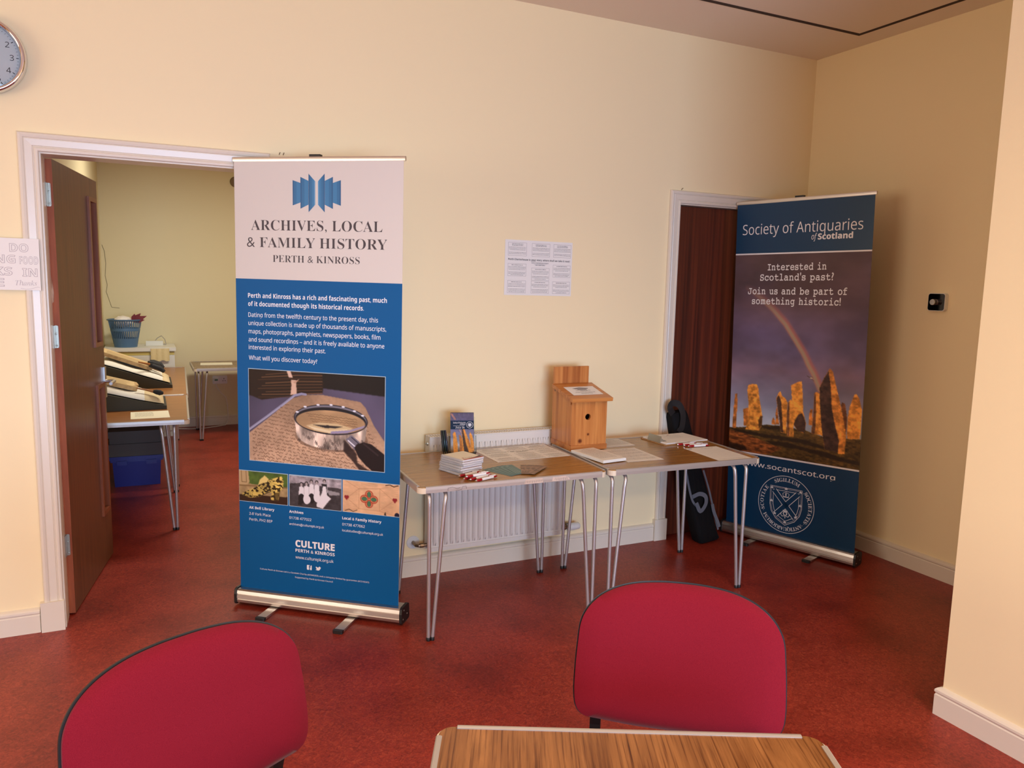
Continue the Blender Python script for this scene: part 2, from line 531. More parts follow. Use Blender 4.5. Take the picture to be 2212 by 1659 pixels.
for nm, horiz in (('window_1', False), ('window_2', True)):
    bm = NB()
    if horiz:
        for k in range(5): box(bm, (-2.8+k*.88, YF-.09, .7), (-2.72+k*.88, YF-.02, 2.4))
        for z in (.7, 1.75, 2.33): box(bm, (-2.8, YF-.09, z), (.8, YF-.02, z+.07))
    else:
        for k in range(4): box(bm, (XL-.09, -4+k*.906, .8), (XL-.02, -3.92+k*.906, 2.4))
        for z in (.8, 1.75, 2.33): box(bm, (XL-.09, -4, z), (XL-.02, -1.2, z+.07))
    fr = struct(finish(bm, nm, GLOSS))
    bm = NB()
    if horiz: box(bm, (-2.8, YF-.06, .7), (.8, YF-.054, 2.4))
    else: box(bm, (XL-.06, -4, .8), (XL-.054, -1.2, 2.4))
    struct(finish(bm, 'pane', PANE, fr))

bm = NB()                      # ceiling: a border strip round a large panel, the gap's shade painted as a dark strip
GX, GY = 3.722, -.492
box(bm, (XL, YF, ZC), (GX, GY, ZC+.1))
box(bm, (XL, GY+.026, ZC), (XC+.1, .13, ZC+.1)); box(bm, (GX+.026, YF, ZC), (XC+.1, GY+.026, ZC+.1))
box(bm, (XL, GY, ZC-.002), (GX+.026, GY+.026, ZC+.1), 1); box(bm, (GX, YF, ZC-.002), (GX+.026, GY, ZC+.1), 1)
struct(finish(bm, 'ceiling', [CEIL, CEILLINE]))

# the small room behind the open door
FX, FY, FZ = -.385, 4.84, 2.98
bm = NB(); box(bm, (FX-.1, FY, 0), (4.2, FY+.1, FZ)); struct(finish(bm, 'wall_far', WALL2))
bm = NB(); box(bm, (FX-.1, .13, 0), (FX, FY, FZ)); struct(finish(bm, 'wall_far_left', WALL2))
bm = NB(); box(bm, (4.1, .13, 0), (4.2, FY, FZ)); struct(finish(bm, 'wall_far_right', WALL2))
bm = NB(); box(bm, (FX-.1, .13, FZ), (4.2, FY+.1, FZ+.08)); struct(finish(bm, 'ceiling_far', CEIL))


def moulding(bm, prof, path, closed_ends=True):
    """prof: (offset, z) swept along a level 2-D path; the offset points to the left of travel, corners mitred"""
    P = [Vector(p) for p in path]; rings = []
    for i, p in enumerate(P):
        ns = []
        if i: d = (p-P[i-1]).normalized(); ns.append(Vector((-d.y, d.x)))
        if i < len(P)-1: d = (P[i+1]-p).normalized(); ns.append(Vector((-d.y, d.x)))
        n = sum(ns, Vector((0, 0))); n = n/(n.dot(ns[0])) if len(ns) > 1 else n
        rings.append([bm.verts.new((p.x+n.x*o, p.y+n.y*o, z)) for o, z in prof])
    m = len(prof)
    for a, b in zip(rings, rings[1:]):
        for k in range(m): bm.faces.new((a[k], a[(k+1) % m], b[(k+1) % m], b[k]))
    bm.faces.new(rings[0]); bm.faces.new(rings[-1][::-1])


SK = [(0, 0), (.019, 0), (.019, .078), (.016, .082), (.0165, .084), (.020, .090), (.0195, .098), (.014, .104), (.008, .107), (.0, .110)]
bm = NB(); moulding(bm, SK, [(-.47, 0), (XL, 0)]); moulding(bm, SK, [(2.806, 0), (.56, 0)]); moulding(bm, SK, [(XC, 0), (D2b+.09, 0)])
struct(finish(bm, 'baseboard_back', GLOSS))
bm = NB(); moulding(bm, SK, [(XC, PY), (XC, 0)]); struct(finish(bm, 'baseboard_right', GLOSS))
bm = NB(); moulding(bm, SK, [(PX, YF), (PX, PY), (XC, PY)]); struct(finish(bm, 'baseboard_pier', GLOSS))
bm = NB(); moulding(bm, SK, [(4.1, FY), (FX, FY)]); struct(finish(bm, 'baseboard_far', GLOSS))

AR = [(0, 0), (0, .012), (.003, .017), (.009, .0185), (.015, .017), (.018, .012), (.020, .012), (.023, .016), (.048, .0185), (.051, .017), (.054, .021), (.062, .024), (.070, .022), (.075, .012), (.075, 0)]


def doorcase(name, xa, xb):
    """lining, stop, moulded architrave and plinth blocks of one doorway"""
    bm = NB()
    for a, b in ((xa-LT, xa), (xb, xb+LT)): box(bm, (a, -.002, 0), (b, .132, DH+LT))
    box(bm, (xa, -.002, DH), (xb, .132, DH+LT))
    o = struct(finish(bm, name, GLOSS, bevel=.002))
    bm = NB(); rings = []
    x0, x1, zh = xa-.006, xb+.006, DH+.006
    for cx, cz, ox, oz in ((x0, .132, -1, 0), (x0, zh, -1, 1), (x1, zh, 1, 1), (x1, .132, 1, 0)):
        rings.append([bm.verts.new((cx+ox*a, -d, cz+oz*a)) for a, d in AR])
    m = len(AR)
    for a, b in zip(rings, rings[1:]):
        for k in range(m): bm.faces.new((a[k], a[(k+1) % m], b[(k+1) % m], b[k]))
    bm.faces.new(rings[0]); bm.faces.new(rings[-1])
    struct(finish(bm, 'architrave', GLOSS, o))
    for s, x in ((-1, x0), (1, x1)):
        bm = NB(); box(bm, (min(x+s*.088, x-s*.003), -.03, 0), (max(x+s*.088, x-s*.003), 0, .135)); struct(finish(bm, 'plinth', GLOSS, o, bevel=.003))
    return o


doorcase('trim_1', D1a, D1b); doorcase('trim_2', D2a, D2b)
# a nail stub or two left in the wall above each doorway
NAIL = mat('old_nail', (90, 70, 55), .6, .5)
for x, z in ((.585, 2.146), (.603, 2.146), (2.905, 2.152)):
    bm = NB(); tube(bm, [(x, .002, z-.004), (x+.003, -.012, z+.006)], .0016, 6)
    tag(finish(bm, 'nail', NAIL), 'small bent nail sticking out above the %s doorway' % ('left' if x < 1 else 'right'), 'nail', 'nail stubs over the left door' if x < 1 else None)

# the open door on the left
DVEN = mat('brown_door_veneer', (88, 50, 28), .38, spec=.5, var=((118, 70, 40), (60, 60, 2.2), 5, .35, .68), nrough=.6)
DEDGE = mat('red_brown_door_edge', (138, 66, 34), .5, var=((164, 86, 48), (40, 40, 4), 4, .35, .7))
DDARK = mat('dark_panel_recess', (74, 40, 24), .4, var=((92, 52, 30), (60, 60, 2.2), 4, .35, .7))
BEAD = mat('hardwood_bead', (112, 58, 32), .35, var=((138, 76, 44), (60, 60, 3), 4, .35, .7))
SCRATCH = mat('bare_splintered_wood', (196, 164, 140), .8, var=((140, 90, 66), (120, 120, 14), 4, .4, .65))
A1 = R(8.93)
dl = bpy.data.objects.new('door_1', None); C.objects.link(dl); struct(dl)
dl.location = (-.346, .129, .008); dl.rotation_euler = (0, 0, PI/2-A1)      # local x along the leaf, -y towards the doorway face
LW, TH, ZT = .826, .045, 2.052
HOLES = ((.60, .765, 1.185, 1.955), (.60, .765, .277, .985))
bm = NB()
y0, y1 = 0.0, TH
box(bm, (0, y0, 0), (.612, y1, ZT)); box(bm, (.753, y0, 0), (LW, y1, ZT))
for z0, z1 in ((0, .289), (.973, 1.197), (1.943, ZT)): box(bm, (.612, y0, z0), (.753, y1, z1))
bm.normal_update()
for f in bm.faces:
    if f.normal.x < -.9 and f.calc_center_median().x < .01: f.material_index = 1
struct(finish(bm, 'leaf', [DVEN, DEDGE], dl))
for x0, x1, z0, z1 in HOLES:
    bm = NB(); box(bm, (x0+.01, .022, z0+.01), (x1-.01, .030, z1-.01)); struct(finish(bm, 'panel', DDARK, dl))
    bm = NB()
    for a, b in (((x0, -.012, z0), (x0+.022, .021, z1)), ((x1-.022, -.012, z0), (x1, .021, z1)), ((x0+.022, -.012, z0), (x1-.022, .021, z0+.022)), ((x0+.022, -.012, z1-.022), (x1-.022, .021, z1))):
        box(bm, a, b)
    struct(finish(bm, 'panel_bead', BEAD, dl, bevel=.004))
bm = NB(); box(bm, (.778, -.009, .895), (.816, -.0005, 1.062)); hp = struct(finish(bm, 'door_handle', ALU, dl, bevel=.004))
bm = NB(); tube(bm, [(.797, -.008, .985), (.797, -.045, .985), (.790, -.052, .985), (.70, -.052, .982)], .009, 10); struct(finish(bm, 'lever', ALU, hp, smooth=True))
for z in (1.90, 1.285, .33):
    bm = NB(); prism(bm, rrect(.008, z-.05, .043, z+.05, .006), -.0025, -.0004, 0, 'x')
    tube(bm, [(-.004, .047, z-.05), (-.004, .047, z+.05)], .005, 8)
    box(bm, (-.034, .0185, z-.05), (-.006, .021, z+.05))
    h = struct(finish(bm, 'hinge', ZINC, dl))
    for k, (yy, zz) in enumerate(((.028, .038), (.016, .013), (.026, -.013), (.014, -.038))):
        bm = NB(); lathe(bm, [(0, .0015), (.0035, .001), (.0042, 0)], 10, mtx=Matrix.Translation((-.0026, yy, z+zz)) @ Matrix.Rotation(-PI/2, 4, 'Y')); struct(finish(bm, 'screw', ZINC, h))
sm = Sheet(); sm.eps = .0004
def edge_patch(P):            # splintered place on the hinge edge: (y, z) outline
    P = [(.044-y, z) for y, z in P]; bm = NB(); prism(bm, P, -.0012, -.0002, 0, 'x'); return struct(finish(bm, 'splintered_patch', SCRATCH, dl))
edge_patch([(.004, 1.74), (.010, 1.71), (.009, 1.66), (.014, 1.61), (.013, 1.57), (.022, 1.53), (.026, 1.48), (.024, 1.44), (.016, 1.43), (.013, 1.48), (.006, 1.55), (.004, 1.62), (.006, 1.68)])
edge_patch([(.001, 1.995), (.008, 2.002), (.013, 1.985), (.020, 1.98), (.010, 1.972), (.001, 1.968)])

# the closed door on the right
SAP = mat('striped_sapele_veneer', (58, 20, 10), .42, var=((108, 46, 24), (34, 34, .5), 3, .34, .66), nrough=.55)
bm = NB(); box(bm, (D2a+.003, .030, .006), (D2b-.003, .074, DH-.004)); d2 = struct(finish(bm, 'door_2', SAP, bevel=.001))
bm = NB(); box(bm, (D2a, .0745, 0), (D2a+.012, .10, DH)); box(bm, (D2b-.012, .0745, 0), (D2b, .10, DH)); box(bm, (D2a+.012, .0745, DH-.012), (D2b-.012, .10, DH)); struct(finish(bm, 'door_stop', GLOSS, d2))
bm = NB(); box(bm, (D2a, .12, 0), (D2b, .128, DH)); struct(finish(bm, 'wall_closet', WALL2))

# ------------------------------------------------------------------ roller banner on the left: archives
WHITEV = mat('white_banner_vinyl', (214, 206, 199), .5)
BLUEV = mat('blue_banner_vinyl', (2, 88, 146), .5, spec=.2)
CHAR = mat('charcoal_print', (70, 62, 66), .6)
WPRINT = mat('white_print', (236, 236, 240), .55)
PICEDGE = mat('picture_border', (168, 190, 204), .6)
LOGO = [mat('logo_blue_'+str(i), c, .45) for i, c in enumerate(((18, 88, 136), (30, 104, 152), (44, 118, 166), (92, 150, 190)))]


def roller_base(root, half=.4175):
    prof = [(.040, .015), (.045, .020), (.046, .032), (.0435, .036), (.047, .040), (.0455, .056), (.043, .059), (.046, .062), (.042, .076), (.034, .082), (-.034, .082), (-.043, .070), (-.045, .022), (-.038, .014)]
    bm = NB(); prism(bm, [(-a, b) for a, b in prof], -half, half, 0, 'x'); finish(bm, 'base_cassette', ALU, root, smooth=True, angle=25)
    for s in (-1, 1):
        bm = NB()
        q = [(-.044, .010), (-.049, .018), (-.050, .06), (-.044, .082), (-.03, .088), (.03, .088), (.046, .078), (.049, .02), (.042, .010)]
        prism(bm, q, s*half, s*(half+.012), 0, 'x'); ec = finish(bm, 'end_cap', BLACKP, root, bevel=.002)
        for y, z in ((-.03, .03), (-.02, .07), (.02, .04)):
            b2 = NB(); lathe(b2, [(0, .001), (.003, .001), (.004, 0)], 8, mtx=Matrix.Translation((s*(half+.0121), y, z)) @ Matrix.Rotation(s*PI/2, 4, 'Y')); finish(b2, 'screw', ZINC, ec)
    return root


def roller_feet(root, feet, y_tip=-.17):
    for x, yt in feet:
        bm = NB(); prism(bm, [(x-.022, yt+.018), (x+.022, yt+.018), (x+.022, .12), (x-.022, .12)], .002, .013); f = finish(bm, 'foot', ALU, root, bevel=.003)
        bm = NB(); prism(bm, [(x-.023, yt+.004), (x-.018, yt), (x+.018, yt), (x+.023, yt+.004), (x+.023, yt+.020), (x-.023, yt+.020)], .0, .0145); finish(bm, 'foot_tip', BLACKP, f, bevel=.002)


def roller_top(root, W, z, lean=0, roll=0, clip=0.):
    bm = NB(); prism(bm, [(-.008, z-.009), (-.010, z), (-.008, z+.010), (.006, z+.0105), (.009, z), (.006, z-.009)], -W/2-.006, W/2+.006, 0, 'x')
    finish(bm, 'top_rail', ALU, root, smooth=True, angle=30)
    bm = NB(); box(bm, (clip-.026, -.004, z+.010), (clip+.026, .020, z+.021)); box(bm, (clip-.012, .012, z-.03), (clip+.012, .024, z+.018)); finish(bm, 'rail_clip', BLACKP, root, bevel=.004)
    bm = NB(); tube(bm, [(clip, .022, .06), (clip, .022, z-.01)], .008, 10); finish(bm, 'support_pole', ALU, root, smooth=True)


B1 = thing('roller_banner', 'tall blue and white roll-up banner with magnifying glass picture, by the open door', 'banner', (.699, -.277, 0), R(-38.764), 'roll-up banners')
roller_base(B1); roller_feet(B1, ((-.222, -.17), (.178, -.19))); roller_top(B1, .816, 2.092, clip=-.012)
s = Sheet(base=.008)
HW = .408
s.slab(-HW, .060, HW, 2.090, .0012, WHITEV)
s.rect(-HW, .060, HW, 1.560, BLUEV, 1)
def fold(x0, x1, a0, a1, b0, b1, dark):
    n = 6
    for k in range(n):
        t0, t1 = k/n, (k+1)/n; g = k if not dark else n-1-k
        c = LOGO[0] if g < 1 else LOGO[1] if g < 3 else LOGO[2] if g < 5 else LOGO[3] if x0*x1 < .0016 and abs(x0+x1) < .06 else LOGO[2]
        L = lambda p, q, t: p+(q-p)*t
        s.poly([(L(x0, x1, t0), L(a0, a1, t0)), (L(x0, x1, t1), L(a0, a1, t1)), (L(x0, x1, t1), L(b0, b1, t1)), (L(x0, x1, t0), L(b0, b1, t0))], c, 1)
for sg in (-1, 1):
    fold(sg*.1165, sg*.0785, 1.891, 1.904, 2.001, 1.989, False)
    fold(sg*.0785, sg*.0395, 1.877, 1.895, 2.015, 1.998, False)
    fold(sg*.0390, sg*.0065, 1.862, 1.895, 2.029, 1.996, False)
s.text('ARCHIVES, LOCAL', -.326, .313, 1.780, .047, CHAR, 1, 'serif', -.009)
s.text('& FAMILY HISTORY', -.348, .336, 1.704, .046, CHAR, 1, 'serif', -.009)
s.text('PERTH & KINROSS', -.218, .207, 1.639, .032, CHAR, 1, 'serif', -.011)
for st, x1, z in (('Perth and Kinross has a rich and fascinating past, much', .337, 1.474), ('of it documented though its historical records.', .228, 1.436)):
    s.text(st, -.346, x1, z, .0205, WPRINT, 2, 'bold')
for st, x1, z in (('Dating from the twelfth century to the present day, this', .296, 1.386), ('unique collection is made up of thousands of manuscripts,', .335, 1.348), ('maps, photographs, pamphlets, newspapers, books, film', .308, 1.310),
                  ('and sound recordings \u2013 and it is freely available to anyone', .327, 1.272), ('interested in exploring their past.', .043, 1.236), ('What will you discover today?', .001, 1.187)):
    s.text(st, -.346, x1, z, .0195, WPRINT, 2, 'sans', .004)
# the large photograph: a magnifying glass on an old letter
c = Canvas(-.348, .710, .332, 1.144, 340, 217)
c.a[:] = (.10, .08, .075)
n1 = c.noise(5, 4, 4, 1); n2 = c.noise(60, 60, 2, 2)
c.poly([(-.349, 1.02), (-.1, 1.05), (.03, 1.075), (.34, 1.055), (.34, .70), (-.35, .70)], (84, 76, 98), soft=4)
c.tint(c.noise(3, 2, 2, 3)-.5, .6)
c.poly([(-.346, 1.137), (-.34, 1.02), (-.283, 1.002), (-.06, 1.042), (.028, 1.053), (.033, 1.095), (.023, 1.15), (-.35, 1.15)], (40, 26, 18), soft=3)
for k in range(9):
    z = 1.02+k*.0135; c.seg([(-.30+.02*(k % 3), z-.006), (-.1, z+.006+.001*k), (.025, z+.018)], .003+.002*(k % 2), (122, 86, 56) if k % 3 else (86, 58, 36), .7)
c.poly([(-.153, 1.146), (-.133, 1.145), (-.121, 1.115), (-.142, 1.115)], (216, 182, 160), soft=2)
c.poly([(-.130, 1.104), (-.105, 1.104), (-.104, 1.09), (-.102, 1.037), (-.134, 1.035), (-.129, 1.077)], (212, 176, 152), soft=2)
c.poly([(-.139, 1.103), (-.120, 1.096), (-.089, 1.110), (-.110, 1.088)], (190, 150, 126), soft=1)
pap = [(-.349, .841), (-.240, .925), (-.132, 1.016), (-.066, 1.039), (.022, 1.045), (.213, 1.024), (.239, 1.0), (.280, .92), (.34, .84), (.34, .70), (-.352, .70)]
pm = c.soft(c.inside(pap), 2)
c.put(pm, (178, 144, 116))
c.a += (pm*((.93-c.Y)*.45-.02))[..., None]*np.array([1, .93, .9]); c.tint(pm*(n1-.5), .35); c.tint(pm*(n2-.5), .12)
c.seg([(-.348, .858), (-.254, .926), (-.162, .995), (-.114, 1.033), (-.078, 1.043), (-.057, 1.041)], .011, (142, 140, 166)); c.seg([(-.348, .856), (-.254, .924), (-.162, .993), (-.114, 1.030)], .003, (190, 186, 200), .6)
g = np.random.default_rng(5)
for r_ in range(20):                # handwriting, row after row
    zz = .99-r_*.0156; xl = -.335+max(0, (zz-.84))*1.05; x = xl+.02*g.random(); step = .0026+.0012*(r_/22)
    pts = []
    while x < .318-max(0, zz-.84)*.55:
        if g.random() < .14 and len(pts) > 3:
            c.seg(pts, .0016+.0009*r_/22, (78, 50, 34), .75); pts = []; x += .008
        pts.append((x, zz-(x-xl)*.10+(g.random()-.5)*.0062*(1+r_/22))); x += step
    if len(pts) > 1: c.seg(pts, .0016+.0009*r_/22, (78, 50, 34), .75)
c.ell(.070, .845, .182, .062, (96, 74, 62), .55)                 # shade under the rim
ML = lambda k: [(.0665+.1815*math.cos(t), .934+.066*math.sin(t)-k) for t in np.linspace(0, 2*PI, 60)]
low = [(.0665-.1815*math.cos(t), .928-.066*math.sin(t)) for t in np.linspace(0, PI, 30)]
c.poly(low+[(x*.95+.004, z-.070) for x, z in low[::-1]], (196, 176, 160))
c.tint(c.inside(low+[(x*.95+.004, z-.070) for x, z in low[::-1]])*(c.noise(22, 5, 3, 8)-.55), 1.3)
for k in range(46):
    x = -.10+.325*g.random(); z = .912-.062*math.sqrt(max(0, 1-((x-.0665)/.19)**2))-.012-.05*g.random()
    c.seg([(x, z), (x+.004, z+.012), (x+.008, z-.004), (x+.011, z+.008)], .0016, (60, 48, 46), .8)
c.seg([(.088, .868), (.090, .790)], .003, (90, 74, 70))
c.ell(.0665, .932, .184, .070, (40, 36, 44)); c.ell(.0665, .934, .178, .064, (120, 116, 126)); c.ell(.0665, .929, .176, .060, (30, 27, 32)); c.ell(.066, .922, .172, .053, (182, 146, 106))
c.tint(c.inside([(.066+.172*math.cos(t), .922+.053*math.sin(t)) for t in np.linspace(0, 2*PI, 40)])*(n1-.5), .5)
for r_ in range(4):
    pts = [(x, .955-r_*.011-(x+.08)*.05+(g.random()-.5)*.006) for x in np.arange(-.055+.01*r_, .20, .0045)]; c.seg(pts, .0017, (84, 58, 40), .7)
c.poly([(-.056, .897), (.009, .915), (.103, .916), (.178, .899), (.143, .876), (.062, .868), (-.015, .876)], (206, 180, 136), soft=2)
c.poly([(-.02, .903), (.05, .905), (.13, .904), (.09, .894), (.04, .892)], (44, 38, 40), soft=2)
for k in range(3): c.seg([(-.04+.012*k, .893-.005*k), (.06, .880-.004*k), (.15-.01*k, .893-.006*k)], .0022, (238, 222, 186))
c.poly([(.066, .866), (.15, .876), (.23, .906), (.238, .918), (.16, .890), (.07, .878)], (150, 140, 170), soft=2)
for x, z in ((-.06, .984), (.005, .997), (.07, 1.001), (.13, .996), (.185, .980), (.225, .962), (-.10, .957)): c.ell(x, z, .008, .004, (226, 226, 236))
c.poly([(.135, .846), (.195, .785), (.201, .742), (.276, .700), (.218, .700), (.178, .746), (.131, .792)], (36, 24, 24), .85, soft=5)
c.poly([(.143, .847), (.172, .868), (.213, .838), (.187, .799)], (116, 110, 124)); c.seg([(.155, .842), (.195, .812)], .006, (226, 222, 232)); c.seg([(.172, .858), (.206, .832)], .004, (48, 44, 52))
c.poly([(.185, .812), (.200, .830), (.230, .840), (.267, .834), (.34, .785), (.34, .70), (.285, .70), (.240, .735), (.205, .770)], (30, 20, 22), soft=2)
c.seg([(.232, .832), (.30, .785)], .008, (66, 50, 52), .6)
s.rect(-.351, .707, .335, 1.147, PICEDGE, 2); s.picture(-.348, .710, .332, 1.144, c.a, 3)
# the row of three small photographs
c = Canvas(-.407, .507, -.153, .655, 110, 66)
c.a[:] = (.62, .52, .36); c.poly([(-.36, .66), (-.15, .66), (-.15, .588), (-.36, .594)], (74, 96, 38)); c.tint(c.noise(9, 5, 3, 4)-.5, .5)
c.poly([(-.41, .66), (-.359, .66), (-.352, .60), (-.37, .585), (-.41, .585)], (184, 156, 112)); c.seg([(-.395, .655), (-.393, .60), (-.368, .60), (-.370, .655)], .003, (120, 94, 60)); c.seg([(-.41, .582), (-.15, .590)], .006, (128, 100, 62))
c.poly([(-.41, .538), (-.15, .546), (-.15, .50), (-.41, .50)], (52, 30, 16))
shoe = [(-.394, .544), (-.355, .562), (-.307, .586), (-.291, .613), (-.272, .640), (-.248, .622), (-.217, .633), (-.183, .644), (-.173, .623), (-.175, .588), (-.191, .570), (-.201, .524), (-.238, .523), (-.241, .534), (-.234, .558), (-.255, .562), (-.299, .535), (-.349, .525), (-.387, .533)]
c.poly(shoe, (206, 178, 92)); sh = c.inside(shoe); c.put(sh*(c.noise(22, 16, 2, 9) > .56), (54, 40, 16)); c.tint(sh*(c.noise(5, 4, 2, 6)-.5), .5)
c.poly([(-.307, .589), (-.297, .618), (-.272, .640), (-.251, .625), (-.261, .607), (-.285, .602)], (222, 198, 120)); c.seg([(-.30, .592), (-.262, .606), (-.24, .566), (-.30, .537), (-.385, .530)], .003, (40, 28, 12)); c.poly([(-.222, .56), (-.19, .568), (-.203, .526), (-.22, .526)], (60, 44, 18), .7)
s.rect(-.408, .5045, .408, .658, PICEDGE, 2); s.rect(-.150, .504, -.145, .659, BLUEV, 3); s.rect(.1235, .504, .1275, .659, BLUEV, 3)
s.picture(-.407, .507, -.153, .655, c.a, 3)
c = Canvas(-.142, .507, .121, .653, 116, 66)
c.a[:] = (.62, .58, .60); c.poly([(-.15, .613), (-.066, .624), (-.024, .616), (.13, .612), (.13, .50), (-.15, .50)], (62, 56, 58)); c.tint(c.noise(12, 8, 4, 12)-.5, .7)
W_ = (226, 220, 222); K_ = (34, 30, 32); SKN = (170, 156, 154)
for (hx, hz), (bx, bz, dark) in zip(((-.081, .613), (-.055, .618), (-.030, .629), (-.003, .628), (.036, .637)), ((-.081, .572, 1), (-.055, .572, 0), (-.029, .578, 1), (-.002, .586, 0), (.039, .596, 1))):
    c.ell(hx, hz+.004, .0085, .009, K_); c.ell(hx, hz, .006, .0085, SKN)
    c.poly([(bx-.014, bz-.01), (bx-.012, hz-.012), (hx, hz-.006), (bx+.012, hz-.012), (bx+.014, bz-.01)], W_)
    c.ell(bx, bz-.026, .017, .024, K_ if dark else W_)
c.poly([(-.09, .565), (-.07, .565), (-.08, .515), (-.10, .515)], K_); c.ell(-.052, .545, .018, .020, W_)
c.poly([(.022, .628), (.050, .628), (.048, .585), (.026, .585)], K_); c.poly([(.028, .615), (.044, .615), (.050, .575), (.070, .560), (.048, .535), (.028, .508), (-.004, .515), (-.002, .535), (.012, .56), (.024, .585)], W_)
c.poly([(.050, .60), (.112, .592), (.112, .58), (.06, .575)], (150, 144, 146))
s.picture(-.142, .507, .121, .653, c.a, 3)
c = Canvas(.129, .507, .407, .655, 122, 66)
c.a[:] = (.86, .68, .52); c.tint(c.noise(6, 5, 4, 21)-.5, .25)
for P in ([(.15, .572), (.21, .622), (.312, .630), (.38, .579), (.31, .525), (.21, .527), (.15, .572)], [(.21, .622), (.209, .527)], [(.312, .63), (.31, .525)], [(.212, .621), (.312, .63)], [(.14, .655), (.21, .62)], [(.40, .655), (.312, .63)], [(.14, .51), (.21, .527)], [(.40, .507), (.31, .525)]): c.seg(P, .0016, (176, 128, 92), .8)
for x0, x1, z0, z1 in ((.135, .20, .60, .64), (.325, .40, .60, .645), (.135, .20, .52, .55), (.32, .375, .52, .55), (.22, .30, .637, .652)):
    for k in range(5): c.seg([(x0, z0+(z1-z0)*k/5), (x1, z0+(z1-z0)*k/5+.003)], .0009, (190, 146, 112), .7)
for dx, dz in ((0, 1), (0, -1), (1, 0), (-1, 0)):
    x, z = .259+dx*.023, .576+dz*.022
    c.ell(x, z, .020, .019, (168, 44, 30)); c.ell(x, z, .016, .015, (214, 170, 124)); c.ell(x, z, .013, .0125, (176, 52, 34)); c.ell(x, z, .009 if dx == 0 else .014, .014 if dx == 0 else .009, (70, 116, 84))
for x, z in ((.148, .574), (.385, .581)):
    for q in (-1, 1): c.ell(x+q*.005, z+.004, .0065, .007, (140, 38, 44))
    c.poly([(x-.011, z+.002), (x+.011, z+.002), (x, z-.013)], (140, 38, 44))
c.ell(.396, .513, .012, .012, (30, 28, 50)); c.poly([(.335, .507), (.343, .507), (.341, .523), (.336, .520)], (38, 30, 30)); c.seg([(.34, .648), (.36, .653), (.38, .645), (.40, .652)], .004, (52, 34, 28)); c.seg([(.14, .512), (.16, .520), (.18, .511), (.20, .519)], .003, (60, 42, 34))
s.picture(.129, .507, .407, .655, c.a, 3)
for st, x0, x1, z, cap, ft in (('AK Bell Library', -.356, -.223, .471, .0125, 'bold'), ('2-8 York Place', -.356, -.243, .441, .0125, 'sans'), ('Perth, PH2 8EP', -.356, -.234, .413, .0125, 'sans'),
                               ('Archives', -.145, -.072, .472, .0125, 'bold'), ('01738 477022', -.145, -.031, .442, .0120, 'sans'), ('archives@culturepk.org.uk', -.145, .034, .413, .0105, 'sans'),
                               ('Local & Family History', .126, .320, .468, .0125, 'bold'), ('01738 477062', .126, .239, .438, .0120, 'sans'), ('localstudies@culturepk.org.uk', .126, .329, .410, .0105, 'sans'),
                               ('PERTH & KINROSS', -.114, .088, .284, .0150, 'bold'), ('www.culturepk.org.uk', -.114, .082, .251, .0140, 'sans'),
                               ('Culture Perth & Kinross Ltd is a Scottish Charity (SC046353) and a company limited by guarantee (SC518247)', -.302, .262, .1745, .0068, 'sans'), ('Supported by Perth & Kinross Council', -.117, .078, .1545, .0072, 'sans')):
    s.text(st, x0, x1, z, cap, WPRINT, 2, ft)
s.text('CULTURE', -.114, .088, .310, .031, WPRINT, 2, 'bold', .022)
s.poly(rrect(-.055, .2025, -.030, .226, .003), WPRINT, 2); s.text('f', -.045, -.0335, .2025, .0215, BLUEV, 3, 'bold', .01)
bird = [(-.010, .207), (-.003, .2055), (.004, .2045), (.011, .208), (.015, .215), (.018, .220), (.0145, .2205), (.0125, .224), (.008, .224), (.0045, .219), (-.002, .2195), (-.008, .2235), (-.009, .218), (-.006, .2135), (-.003, .211), (-.006, .2095)]
s.poly(bird, WPRINT, 2)
s.build('printed_panel', B1)
for ch in B1.children:      # the banner hangs a shade off plumb
    if not ch.name.startswith(('base', 'end', 'foot')): ch.rotation_euler = (0, R(.5), 0); ch.location = (-.011, 0, .004)

# ------------------------------------------------------------------ roller banner on the right: antiquaries
NAVY = mat('navy_banner_vinyl', (10, 58, 94), .32, spec=.35)
FINE = mat('pale_print', (214, 218, 226), .55)
B2 = thing('roller_banner', 'tall navy roll-up banner with standing stones and rainbow, in the right corner', 'banner', (3.496, -.441, 0), R(-70.404), 'roll-up banners')
roller_base(B2); roller_feet(B2, ((-.20, -.16), (.19, -.16))); roller_top(B2, .816, 2.097, clip=-.02)
s = Sheet(base=.008)
s.slab(-HW, .062, HW, 2.095, .0012, NAVY)
s.rect(-HW, 1.785, HW, 1.7935, WPRINT, 2); s.rect(-HW, .5505, HW, .5605, WPRINT, 2)
c = Canvas(-HW, .560, HW, 1.786, 260, 390)
t = np.clip((1.786-c.Y)/1.09, 0, 1)
def ramp(t, st):
    out = np.zeros(t.shape+(3,))
    for i in range(3): out[..., i] = np.interp(t, [q[0] for q in st], [q[1][i]/255 for q in st])
    return out
c.a = ramp(t, [(0, (92, 72, 74)), (.28, (98, 76, 84)), (.42, (108, 92, 122)), (.52, (112, 100, 138)), (.64, (126, 106, 132)), (.74, (124, 118, 146)), (.84, (132, 136, 164)), (.92, (160, 172, 194)), (1, (196, 202, 214))])
c.tint(c.noise(3, 7, 4, 31)-.5, .55); k = c.noise(2, 4, 3, 33)
c.a[..., 2] += (k-.5)*.12; c.a[..., 0] += (.5-k)*.05
arc = [(-.316, 1.59), (-.23, 1.533), (-.142, 1.457), (-.062, 1.374), (.001, 1.285), (.057, 1.204), (.096, 1.13), (.121, 1.093), (.147, 1.04), (.165, 1.0)]
